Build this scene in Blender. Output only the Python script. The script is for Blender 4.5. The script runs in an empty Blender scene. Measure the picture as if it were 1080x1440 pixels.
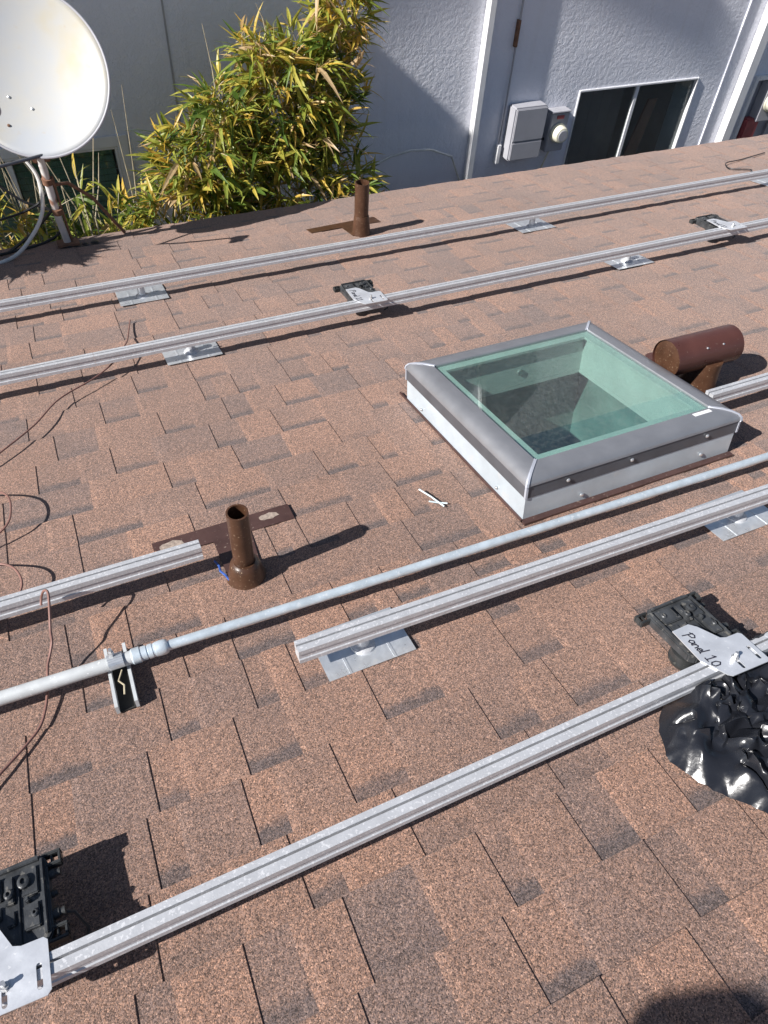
import bpy, bmesh, math, random
from mathutils import Vector, Matrix, noise as mnoise

random.seed(11)
SC = bpy.context.scene
COL = SC.collection
PITCH = 0.16825                       # the roof falls away from the camera
CP, SP = math.cos(PITCH), math.sin(PITCH)

# ------------------------------------------------------------------ camera
cam_d = bpy.data.cameras.new('camera')
cam = bpy.data.objects.new('camera', cam_d)
COL.objects.link(cam)
CM = [[0.908669, 0.276897, -0.312487], [-0.413906, 0.695634, -0.587176], [0.054789, 0.662889, 0.746711]]
mw = Matrix(CM).to_4x4()
mw.translation = Vector((0.0, 1.30 * SP, 1.30 * CP))
cam.matrix_world = mw
cam_d.sensor_fit = 'HORIZONTAL'
cam_d.sensor_width = 36.0
cam_d.lens = 36.0 * 1000.0 / 1080.0
cam_d.clip_start = 0.02
cam_d.clip_end = 3000
SC.camera = cam

# ------------------------------------------------------------------ sky and sun
SUN = Vector((-0.79, -0.08, 0.605)).normalized()
world = bpy.data.worlds.new('World')
SC.world = world
world.use_nodes = True
wn = world.node_tree
bg = wn.nodes['Background']
sky = wn.nodes.new('ShaderNodeTexSky')
sky.sky_type = 'NISHITA'
sky.sun_disc = False
sky.sun_elevation = math.asin(SUN.z)
sky.sun_rotation = math.atan2(SUN.x, SUN.y)
sky.air_density = 1.0
sky.dust_density = 0.6
wn.links.new(sky.outputs[0], bg.inputs[0])
bg.inputs[1].default_value = 0.05
sd = bpy.data.lights.new('sun', 'SUN')
sd.energy = 5.0
sd.angle = math.radians(0.5)
sd.color = (1.0, 0.965, 0.925)
so = bpy.data.objects.new('sun', sd)
so.rotation_euler = (-SUN).to_track_quat('-Z', 'Y').to_euler()
so.location = (-6, -2, 8)
COL.objects.link(so)
SC.view_settings.view_transform = 'Standard'
SC.view_settings.look = 'None'
SC.view_settings.exposure = 0.74
SC.view_settings.gamma = 1.0
SC.view_settings.use_curve_mapping = False

# ------------------------------------------------------------------ helpers
def rt(u, v, w=0.0):
    """roof coordinates (along the rails, down the slope, off the roof) to world"""
    return Vector((u, v * CP + w * SP, -v * SP + w * CP))

class MB:
    def __init__(s):
        s.v, s.f, s.c, s.m = [], [], [], []
    def add(s, vs, fs, cols=None, mi=0):
        o = len(s.v)
        s.v += [tuple(p) for p in vs]
        for i, f in enumerate(fs):
            s.f.append([o + k for k in f])
            s.m.append(mi)
            if cols: s.c.append([cols[k] for k in f])
        return s
    def box(s, x0, x1, y0, y1, z0, z1, mi=0, cols=None):
        v = [(x0,y0,z0),(x1,y0,z0),(x1,y1,z0),(x0,y1,z0),(x0,y0,z1),(x1,y0,z1),(x1,y1,z1),(x0,y1,z1)]
        f = [(0,3,2,1),(4,5,6,7),(0,1,5,4),(1,2,6,5),(2,3,7,6),(3,0,4,7)]
        return s.add(v, f, cols, mi)
    def prism(s, poly, axis, a0, a1, mi=0):
        """extrude a 2-D polygon along an axis: x:(y,z)  y:(x,z)  z:(x,y)"""
        def P(p, a):
            return {'x': (a, p[0], p[1]), 'y': (p[0], a, p[1]), 'z': (p[0], p[1], a)}[axis]
        n = len(poly)
        v = [P(p, a0) for p in poly] + [P(p, a1) for p in poly]
        f = [list(range(n - 1, -1, -1)), list(range(n, 2 * n))]
        f += [(i, (i + 1) % n, n + (i + 1) % n, n + i) for i in range(n)]
        return s.add(v, f, None, mi)
    def tube(s, pts, r, seg=8, cap=True, mi=0):
        pts = [Vector(p) for p in pts]
        rs = r if isinstance(r, (list, tuple)) else [r] * len(pts)
        n = len(pts); vs = []; up = None
        for i, p in enumerate(pts):
            t = (pts[min(i + 1, n - 1)] - pts[max(i - 1, 0)]).normalized()
            if up is None:
                up = Vector((0, 0, 1)) if abs(t.z) < 0.9 else Vector((1, 0, 0))
            a = t.cross(up)
            if a.length < 1e-5: a = t.orthogonal()
            a.normalize(); b = a.cross(t).normalized(); up = b
            for k in range(seg):
                q = 2 * math.pi * k / seg
                vs.append(p + (a * math.cos(q) + b * math.sin(q)) * rs[i])
        f = []
        for i in range(n - 1):
            for k in range(seg):
                k2 = (k + 1) % seg
                f.append((i*seg+k, i*seg+k2, (i+1)*seg+k2, (i+1)*seg+k))
        if cap:
            f.append(list(range(seg - 1, -1, -1))); f.append([(n-1)*seg + k for k in range(seg)])
        return s.add(vs, f, None, mi)
    def lathe(s, prof, org, axis, seg=24, cap0=True, cap1=True, mi=0):
        """prof: list of (distance along axis, radius)"""
        ax = Vector(axis).normalized(); o = Vector(org)
        a = ax.orthogonal().normalized(); b = ax.cross(a)
        vs = []
        for d, r in prof:
            for k in range(seg):
                q = 2 * math.pi * k / seg
                vs.append(o + ax * d + (a * math.cos(q) + b * math.sin(q)) * r)
        f = []
        for i in range(len(prof) - 1):
            for k in range(seg):
                k2 = (k + 1) % seg
                f.append((i*seg+k, i*seg+k2, (i+1)*seg+k2, (i+1)*seg+k))
        if cap0: f.append(list(range(seg - 1, -1, -1)))
        if cap1: f.append([(len(prof)-1)*seg + k for k in range(seg)])
        return s.add(vs, f, None, mi)
    def mesh(s, name, mats, smooth=False, bevel=0):
        me = bpy.data.meshes.new(name)
        me.from_pydata(s.v, [], s.f)
        for m in (mats if isinstance(mats, (list, tuple)) else [mats]): me.materials.append(m)
        me.polygons.foreach_set('material_index', s.m)
        if s.c:
            at = me.color_attributes.new('cell', 'FLOAT_COLOR', 'CORNER')
            flat = [x for f in s.c for c in f for x in (c[0], c[1], c[2], 1.0)]
            at.data.foreach_set('color', flat)
        if bevel or smooth:
            bm = bmesh.new(); bm.from_mesh(me)
            if bevel:
                bmesh.ops.recalc_face_normals(bm, faces=bm.faces)
                ed = [e for e in bm.edges if len(e.link_faces) == 2 and e.calc_face_angle(0) > 0.6]
                bmesh.ops.bevel(bm, geom=ed, offset=bevel, segments=2, affect='EDGES', clamp_overlap=True)
            bm.to_mesh(me); bm.free()
        if smooth:
            for p in me.polygons: p.use_smooth = True
            me.set_sharp_from_angle(angle=math.radians(38))
        me.update()
        return me
    def obj(s, name, mats, parent=None, smooth=False, bevel=0):
        o = bpy.data.objects.new(name, s.mesh(name, mats, smooth, bevel))
        COL.objects.link(o)
        if parent: o.parent = parent
        return o

def tag(o, label=None, cat=None, group=None, kind=None):
    if label: o['label'] = label
    if cat: o['category'] = cat
    if group: o['group'] = group
    if kind: o['kind'] = kind
    return o
def thing(name, label, cat, loc=(0, 0, 0), tilt=True, group=None, rz=0.0):
    o = bpy.data.objects.new(name, None)
    o.empty_display_size = 0.05
    COL.objects.link(o)
    o.location = loc
    o.rotation_euler = Matrix.Rotation(-PITCH if tilt else 0, 4, 'X').to_3x3().to_4x4().to_euler() if not rz else \
        (Matrix.Rotation(-PITCH if tilt else 0, 4, 'X') @ Matrix.Rotation(rz, 4, 'Z')).to_euler()
    return tag(o, label, cat, group)
def on_roof(o):
    o.rotation_euler = (-PITCH, 0, 0); return o
def copy_tree(o, parent=None):
    c = o.copy(); COL.objects.link(c)
    if parent: c.parent = parent
    for ch in list(o.children): copy_tree(ch, c)
    return c

# ------------------------------------------------------------------ materials
class NT:
    def __init__(s, name):
        s.m = bpy.data.materials.new(name); s.m.use_nodes = True
        s.t = s.m.node_tree; s.b = s.t.nodes['Principled BSDF']; s.out = s.t.nodes['Material Output']
    def n(s, typ, **kw):
        x = s.t.nodes.new(typ)
        for k, v in kw.items():
            if k.startswith('_'): setattr(x, k[1:], v)
            else: x.inputs[k.replace('__', ' ')].default_value = v
        return x
    def l(s, a, b): s.t.links.new(a, b)
    def pos(s):
        return s.n('ShaderNodeNewGeometry').outputs['Position']
    def objc(s):
        return s.n('ShaderNodeTexCoord').outputs['Object']
    def noise(s, co, scale, detail=3, rough=0.55):
        x = s.n('ShaderNodeTexNoise', Scale=scale, Detail=detail, Roughness=rough); s.l(co, x.inputs['Vector']); return x
    def ramp(s, fac, stops, interp='LINEAR'):
        x = s.n('ShaderNodeValToRGB'); x.color_ramp.interpolation = interp
        e = x.color_ramp.elements
        while len(e) < len(stops): e.new(0.5)
        for i, (p, c) in enumerate(stops):
            e[i].position = p
            e[i].color = (c, c, c, 1) if isinstance(c, (int, float)) else (*c, 1)
        s.l(fac, x.inputs[0]); return x.outputs[0]
    def mix(s, fac, a, b, typ='MIX'):
        x = s.n('ShaderNodeMix'); x.data_type = 'RGBA'; x.blend_type = typ
        for inp, val in ((x.inputs[0], fac), (x.inputs[6], a), (x.inputs[7], b)):
            if hasattr(val, 'is_output'): s.l(val, inp)
            elif isinstance(val, (int, float)): inp.default_value = val
            else: inp.default_value = (*val, 1)
        return x.outputs[2]
    def math(s, op, a, b=None, clamp=False):
        x = s.n('ShaderNodeMath'); x.operation = op; x.use_clamp = clamp
        for i, val in enumerate((a, b)):
            if val is None: continue
            if hasattr(val, 'is_output'): s.l(val, x.inputs[i])
            else: x.inputs[i].default_value = val
        return x.outputs[0]
    def bump(s, h, strength, dist):
        x = s.n('ShaderNodeBump', Strength=strength, Distance=dist); s.l(h, x.inputs['Height'])
        s.l(x.outputs[0], s.b.inputs['Normal']); return x
    def set(s, **kw):
        for k, v in kw.items(): s.b.inputs[k.replace('__', ' ')].default_value = v

def simple(name, col, rough=0.5, metal=0.0, var=0.25, scale=14, bump=0.0, bscale=200, spots=None, spec=0.5):
    """a plain material with blotchy wear, uneven gloss and optional dried spots"""
    t = NT(name); co = t.objc()
    n = t.noise(co, scale, 5, 0.6)
    lo = tuple(c * (1 - var) for c in col); hi = tuple(min(1, c * (1 + var)) for c in col)
    c = t.ramp(n.outputs[0], [(0.3, lo), (0.7, hi)])
    if spots:
        k = t.noise(co, spots[0], 2, 0.5)
        mask = t.ramp(k.outputs[0], [(spots[1], 0), (spots[1] + 0.05, 1)])
        c = t.mix(t.math('MULTIPLY', mask, spots[3]), c, spots[2])
    t.l(c, t.b.inputs['Base Color'])
    r = t.ramp(n.outputs[0], [(0.25, max(0.03, rough - 0.1)), (0.75, min(1, rough + 0.1))])
    t.l(r, t.b.inputs['Roughness'])
    t.set(Metallic=metal)
    t.b.inputs['Specular IOR Level'].default_value = spec
    if bump:
        bn = t.noise(co, bscale, 3, 0.6); t.bump(bn.outputs[0], bump, 0.002)
    return t.m

def shingle_material():
    t = NT('asphalt_shingle'); co = t.pos()
    at = t.n('ShaderNodeAttribute'); at.attribute_name = 'cell'
    sp = t.n('ShaderNodeSeparateColor'); t.l(at.outputs['Color'], sp.inputs[0])
    tone, frac, band = sp.outputs[0], sp.outputs[1], sp.outputs[2]
    n1 = t.noise(co, 7, 4, 0.65); n2 = t.noise(co, 38, 3, 0.7); n3 = t.noise(co, 1.1, 3, 0.6)
    vor = t.n('ShaderNodeTexVoronoi', Scale=520.0); t.l(co, vor.inputs['Vector'])
    vs = t.n('ShaderNodeSeparateColor'); t.l(vor.outputs['Color'], vs.inputs[0])
    vor2 = t.n('ShaderNodeTexVoronoi', Scale=290.0); t.l(co, vor2.inputs['Vector'])
    vs2 = t.n('ShaderNodeSeparateColor'); t.l(vor2.outputs['Color'], vs2.inputs[0])
    f = t.math('ADD', tone, t.math('MULTIPLY', t.math('SUBTRACT', n1.outputs[0], 0.5), 0.9), True)
    base = t.ramp(f, [(0.0, (0.284, 0.178, 0.134)), (0.35, (0.250, 0.164, 0.129)), (0.7, (0.216, 0.150, 0.126)), (1.0, (0.180, 0.134, 0.120))])
    g = t.ramp(vs.outputs[0], [(0.0, 0.26), (0.2, 0.55), (0.5, 0.92), (0.8, 1.22), (0.93, 1.0), (1.0, 1.0)])
    hi = t.ramp(vs.outputs[1], [(0.0, (0.75, 0.72, 0.75)), (0.5, (1.0, 0.97, 0.95)), (0.8, (1.22, 1.05, 0.92)), (1.0, (1.75, 1.62, 1.5))])
    g2 = t.ramp(vs2.outputs[0], [(0.0, 0.72), (0.5, 1.0), (1.0, 1.25)])
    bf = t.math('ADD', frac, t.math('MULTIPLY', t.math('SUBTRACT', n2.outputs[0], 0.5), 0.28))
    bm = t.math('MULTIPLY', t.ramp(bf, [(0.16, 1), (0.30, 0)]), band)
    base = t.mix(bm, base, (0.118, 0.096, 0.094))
    c = t.mix(1.0, base, g, 'MULTIPLY'); c = t.mix(1.0, c, hi, 'MULTIPLY'); c = t.mix(1.0, c, g2, 'MULTIPLY')
    w = t.ramp(n3.outputs[0], [(0.3, 0.86), (0.7, 1.12)])
    c = t.mix(1.0, c, w, 'MULTIPLY')
    t.l(c, t.b.inputs['Base Color'])
    t.set(Roughness=0.82); t.b.inputs['Sheen Weight'].default_value = 0.18; t.b.inputs['Sheen Roughness'].default_value = 0.5; t.b.inputs['Specular IOR Level'].default_value = 0.35
    h = t.math('ADD', t.math('MULTIPLY', vor.outputs['Distance'], -0.6), t.math('MULTIPLY', vs.outputs[2], 0.5))
    t.bump(h, 0.55, 0.0016)
    return t.m

def stucco_material():
    t = NT('painted_stucco'); co = t.pos()
    n = t.noise(co, 1.3, 4, 0.6); n2 = t.noise(co, 34, 4, 0.65); n3 = t.noise(co, 110, 3, 0.7)
    st = t.n('ShaderNodeMapping'); st.inputs['Scale'].default_value = (9, 9, 0.5); t.l(co, st.inputs[0])
    n4 = t.noise(st.outputs[0], 1.0, 3, 0.6)
    c = t.ramp(n.outputs[0], [(0.3, (0.71, 0.72, 0.79)), (0.7, (0.79, 0.80, 0.86))])
    c = t.mix(t.ramp(n4.outputs[0], [(0.55, 0), (0.85, 0.35)]), c, (0.60, 0.58, 0.57))
    t.l(c, t.b.inputs['Base Color']); t.set(Roughness=0.9)
    h = t.math('ADD', t.ramp(n2.outputs[0], [(0.35, 0), (0.6, 1)]), t.math('MULTIPLY', n3.outputs[0], 0.35))
    t.bump(h, 0.42, 0.006)
    return t.m

def glass_material(name, tint, rough=0.0, ior=1.5):
    t = NT(name)
    tr = t.n('ShaderNodeBsdfTransparent'); tr.inputs[0].default_value = (*tint, 1)
    gl = t.n('ShaderNodeBsdfGlossy'); gl.inputs['Roughness'].default_value = rough
    lw = t.n('ShaderNodeLayerWeight', Blend=0.5)
    f0 = ((ior - 1) / (ior + 1)) ** 2 
    fr = t.math('ADD', t.math('MULTIPLY', t.math('POWER', lw.outputs['Facing'], 5.0), 1 - f0), f0)
    mx = t.n('ShaderNodeMixShader')
    t.l(fr, mx.inputs[0]); t.l(tr.outputs[0], mx.inputs[1]); t.l(gl.outputs[0], mx.inputs[2])
    co = t.objc(); n = t.noise(co, 60, 4, 0.7); n2 = t.noise(co, 5, 3, 0.6)
    df = t.n('ShaderNodeBsdfDiffuse'); df.inputs[0].default_value = (0.55, 0.55, 0.5, 1)
    mx2 = t.n('ShaderNodeMixShader')
    dirt = t.math('MULTIPLY', t.ramp(n.outputs[0], [(0.45, 0.01), (0.8, 0.10)]), t.ramp(n2.outputs[0], [(0.3, 0.3), (0.7, 1)]))
    t.l(dirt, mx2.inputs[0]); t.l(mx.outputs[0], mx2.inputs[1]); t.l(df.outputs[0], mx2.inputs[2])
    t.l(mx2.outputs[0], t.out.inputs['Surface'])
    return t.m

def leaf_material():
    t = NT('bamboo_leaf')
    at = t.n('ShaderNodeAttribute'); at.attribute_name = 'cell'
    sp = t.n('ShaderNodeSeparateColor'); t.l(at.outputs['Color'], sp.inputs[0])
    c = t.ramp(sp.outputs[0], [(0.0, (0.055, 0.11, 0.022)), (0.35, (0.14, 0.215, 0.036)), (0.62, (0.34, 0.365, 0.062)),
                               (0.80, (0.56, 0.49, 0.09)), (0.92, (0.68, 0.44, 0.07)), (1.0, (0.56, 0.40, 0.22))])
    n = t.noise(t.pos(), 45, 3, 0.6)
    c = t.mix(1.0, c, t.ramp(n.outputs[0], [(0.3, 0.8), (0.7, 1.2)]), 'MULTIPLY')
    t.l(c, t.b.inputs['Base Color']); t.set(Roughness=0.42)
    tl = t.n('ShaderNodeBsdfTranslucent'); t.l(c, tl.inputs[0])
    mx = t.n('ShaderNodeMixShader'); mx.inputs[0].default_value = 0.45
    t.l(t.b.outputs[0], mx.inputs[1]); t.l(tl.outputs[0], mx.inputs[2]); t.l(mx.outputs[0], t.out.inputs['Surface'])
    return t.m

def dish_material():
    t = NT('dish_paint'); co = t.objc()
    n = t.noise(co, 2.6, 4, 0.6); n2 = t.noise(co, 16, 3, 0.6)
    c = t.ramp(n.outputs[0], [(0.35, (0.43, 0.45, 0.475)), (0.52, (0.47, 0.465, 0.44)), (0.68, (0.50, 0.44, 0.30))])
    c = t.mix(t.ramp(n2.outputs[0], [(0.66, 0), (0.78, 0.5)]), c, (0.45, 0.36, 0.25))
    t.l(c, t.b.inputs['Base Color']); t.set(Roughness=0.5)
    return t.m

def ground_material():
    t = NT('side_yard_soil'); co = t.pos()
    n = t.noise(co, 5, 5, 0.65); n2 = t.noise(co, 60, 3, 0.6)
    c = t.ramp(n.outputs[0], [(0.3, (0.09, 0.075, 0.055)), (0.7, (0.17, 0.14, 0.10))])
    c = t.mix(0.6, c, t.ramp(n2.outputs[0], [(0.3, 0.5), (0.7, 1.3)]), 'MULTIPLY')
    t.l(c, t.b.inputs['Base Color']); t.set(Roughness=0.95); t.bump(n2.outputs[0], 0.6, 0.02)
    return t.m

def screen_material():
    t = NT('green_blind'); co = t.pos()
    sx = t.n('ShaderNodeSeparateXYZ'); t.l(co, sx.inputs[0])
    n = t.noise(co, 3, 3)
    c = t.ramp(n.outputs[0], [(0.3, (0.12, 0.28, 0.23)), (0.7, (0.16, 0.34, 0.28))])
    t.l(c, t.b.inputs['Base Color']); t.set(Roughness=0.55)
    return t.m

M_SH = shingle_material()
M_STUCCO = stucco_material()
M_LEAF = leaf_material()
M_DISH = dish_material()
M_SOIL = ground_material()
M_BLIND = screen_material()
M_SKYGLASS = glass_material('green_tinted_glass', (0.80, 0.91, 0.885), 0.0, 2.2)
M_WINGLASS = glass_material('window_glass', (0.80, 0.84, 0.83), 0.0, 1.55)
M_ALU = simple('mill_aluminium', (0.53, 0.54, 0.565), 0.42, 0.32, 0.07, 30, 0.15, 300, (170, 0.59, (0.76, 0.76, 0.78), 0.75))
M_GALV = simple('galvanised_sheet', (0.72, 0.75, 0.78), 0.33, 0.7, 0.10, 40, 0.15, 150, (70, 0.62, (0.82, 0.83, 0.83), 0.7))
M_EMT = simple('galvanised_conduit', (0.62, 0.70, 0.76), 0.36, 0.45, 0.14, 25, 0.1, 300, (90, 0.62, (0.85, 0.88, 0.9), 0.6))
M_PVC = simple('grey_conduit', (0.50, 0.52, 0.53), 0.5, 0.1, 0.12, 20, 0.05, 200, (110, 0.66, (0.75, 0.76, 0.76), 0.7))
M_PLATE = simple('bracket_aluminium', (0.72, 0.74, 0.78), 0.38, 0.55, 0.08, 25, 0.08, 200, (130, 0.68, (0.95, 0.95, 0.95), 0.7))
M_BLK = simple('black_plastic', (0.030, 0.032, 0.033), 0.42, 0.0, 0.35, 30, 0.3, 120, (80, 0.66, (0.12, 0.115, 0.10), 0.55))
M_BLK2 = simple('dark_cast_metal', (0.046, 0.049, 0.053), 0.38, 0.1, 0.4, 26, 0.3, 150, (75, 0.62, (0.20, 0.19, 0.17), 0.5))
M_BROWN = simple('brown_painted_pipe', (0.068, 0.032, 0.018), 0.36, 0.0, 0.3, 18, 0.2, 120, (160, 0.66, (0.33, 0.24, 0.16), 0.6))
M_BROWN2 = simple('brown_painted_sheet', (0.062, 0.032, 0.028), 0.5, 0.0, 0.25, 14, 0.2, 160, (110, 0.67, (0.28, 0.22, 0.18), 0.55))
M_HOOD = simple('maroon_hood_paint', (0.078, 0.030, 0.024), 0.33, 0.0, 0.18, 10, 0.06, 120, (160, 0.72, (0.4, 0.33, 0.28), 0.5))
M_DARKIN = simple('near_black', (0.015, 0.014, 0.013), 0.9, 0.0, 0.3, 20)
M_WHITE = simple('white_paint', (0.74, 0.74, 0.75), 0.5, 0.0, 0.06, 6, 0.05, 80)
M_WELL = simple('well_lining', (0.58, 0.61, 0.585), 0.7, 0.0, 0.10, 7, 0.1, 60)
M_SHAFT = simple('shaft_board', (0.19, 0.25, 0.235), 0.85, 0.0, 0.25, 5)
M_FRAME = simple('grey_anodised_frame', (0.30, 0.305, 0.325), 0.36, 0.55, 0.08, 12, 0.04, 200)
M_FRAME2 = simple('dark_frame_band', (0.115, 0.12, 0.135), 0.4, 0.4, 0.15, 12)
M_CAP = simple('light_corner_cap', (0.46, 0.48, 0.54), 0.4, 0.3, 0.08, 12)
M_APRON = simple('zinc_apron', (0.50, 0.565, 0.615), 0.4, 0.3, 0.10, 9, 0.1, 40, (22, 0.66, (0.55, 0.57, 0.58), 0.5))
M_SCREW = simple('bright_screw', (0.7, 0.7, 0.7), 0.3, 0.8, 0.1, 40)
M_BOX = simple('grey_box_plastic', (0.36, 0.36, 0.39), 0.55, 0.0, 0.06, 8, 0.05, 60)
M_CREAM = simple('cream_meter', (0.62, 0.60, 0.48), 0.4, 0.0, 0.1, 20)
M_RED = simple('faded_red_tag', (0.33, 0.075, 0.08), 0.5, 0.0, 0.2, 20)
M_RUST = simple('rusty_white_pole', (0.62, 0.60, 0.58), 0.6, 0.1, 0.12, 10, 0.3, 90, (9, 0.54, (0.24, 0.10, 0.05), 0.9))
M_RUST2 = simple('rusty_iron', (0.20, 0.105, 0.065), 0.8, 0.2, 0.4, 30, 0.4, 120)
M_WIRE = simple('copper_brown_wire', (0.22, 0.115, 0.095), 0.45, 0.1, 0.2, 30)
M_CABLE = simple('black_cable', (0.02, 0.02, 0.022), 0.45, 0.0, 0.3, 30)
M_WCABLE = simple('white_cable', (0.62, 0.62, 0.60), 0.5, 0.0, 0.12, 20)
M_STEM = simple('dry_cane', (0.42, 0.36, 0.25), 0.75, 0.0, 0.35, 25)
M_CULM = simple('bamboo_culm', (0.30, 0.27, 0.10), 0.55, 0.0, 0.35, 12)
M_INK = simple('black_ink', (0.012, 0.013, 0.03), 0.6, 0.0, 0.2, 30)
M_TAR = simple('roof_tar', (0.012, 0.012, 0.012), 0.45, 0.0, 0.3, 30, 0.5, 90)
M_TIE = simple('pale_tie', (0.62, 0.72, 0.75), 0.4, 0.0, 0.1, 30)
M_WOOD = simple('fascia_board', (0.22, 0.13, 0.09), 0.7, 0.0, 0.2, 10)
M_BLUE = simple('blue_sealant', (0.03, 0.08, 0.30), 0.5, 0.0, 0.3, 60)
M_BAG = NT('black_plastic_film'); M_BAG.set(Roughness=0.2); M_BAG.b.inputs['Base Color'].default_value = (0.012, 0.013, 0.017, 1)
_n = M_BAG.noise(M_BAG.objc(), 45, 4, 0.6); M_BAG.l(M_BAG.ramp(_n.outputs[0], [(0.3, 0.14), (0.75, 0.34)]), M_BAG.b.inputs['Roughness'])
M_BAG.bump(_n.outputs[0], 0.2, 0.003); M_BAG = M_BAG.m
M_PATCH = simple('granule_patch', (0.30, 0.24, 0.20), 0.9, 0.0, 0.4, 150)
M_SKIN = simple('skin', (0.45, 0.28, 0.2), 0.55, 0.0, 0.1, 20)
M_SHIRT = simple('orange_shirt', (0.55, 0.20, 0.04), 0.8, 0.0, 0.15, 12)
M_JEANS = simple('denim', (0.05, 0.07, 0.13), 0.85, 0.0, 0.2, 40)
M_HELMET = simple('white_helmet', (0.72, 0.72, 0.70), 0.35, 0.0, 0.05, 10)
M_HAIR = simple('dark_hair', (0.02, 0.015, 0.012), 0.6, 0.0, 0.2, 40)

# ------------------------------------------------------------------ the roof: laminated asphalt shingles
def course_v(k):
    return 0.084 + 0.1435 * k if k <= 13 else 1.953 + 0.155 * (k - 13)
HOLE = (0.975, 1.712, 1.237, 1.946)            # opening under the skylight (u0,u1,v0,v1)
U0, U1 = -3.2, 7.6
K0, K1 = -14, 27
VEAVE = course_v(K1 + 1)
TB, TT = 0.0048, 0.0025                        # butt thickness, tab thickness
CUTS = {0: [.459, .635], 1: [.102, .369, .671], 2: [-.22, -.045, .133, .401, .58], 3: [-.173, .084, .298, .601],
 4: [-.148, .224, .547, .739, 1.011], 5: [-.346, .354, .697, 1.031], 6: [-.071, .115, .223], 7: [-.223, 0.0, .115, .39, .945],
 8: [-.238, .149], 9: [.304, .395, .55, .707, .895], 10: [-.176, .395, .723], 11: [-.176, .178, .559, .744],
 12: [-.15, .111, .33, .664], 13: [-.258, -.031, .29, .51], 14: [-.189, .152, .374, .574, .857], 15: [-.021, .325, .449, .645],
 16: [-.278, .114, .325, .645, .939], 19: [-.216, .14, .366], 20: [-.195, .14, .366], 21: [.154], 24: [.342], 25: [.325]}
slab = MB()
z0, z1 = -0.05, -0.004
v0r, v1r = course_v(K0), VEAVE - 0.02
for a, b, c, d in ((U0, HOLE[0], v0r, v1r), (HOLE[1], U1, v0r, v1r), (HOLE[0], HOLE[1], v0r, HOLE[2]), (HOLE[0], HOLE[1], HOLE[3], v1r)):
    slab.box(a, b, c, d, z0, z1)
roof = on_roof(slab.obj('roof', M_WOOD)); tag(roof, kind='structure')
fas = MB(); fas.box(U0, U1, v1r - 0.03, v1r + 0.004, -0.19, -0.052); fas.obj('fascia', M_WOOD, roof)
drp = MB(); drp.box(U0, U1, v1r + 0.006, v1r + 0.010, -0.06, -0.003); drp.box(U0, U1, v1r - 0.05, v1r + 0.010, -0.0032, -0.0012); drp.obj('drip_edge', M_BROWN2, roof)

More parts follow.
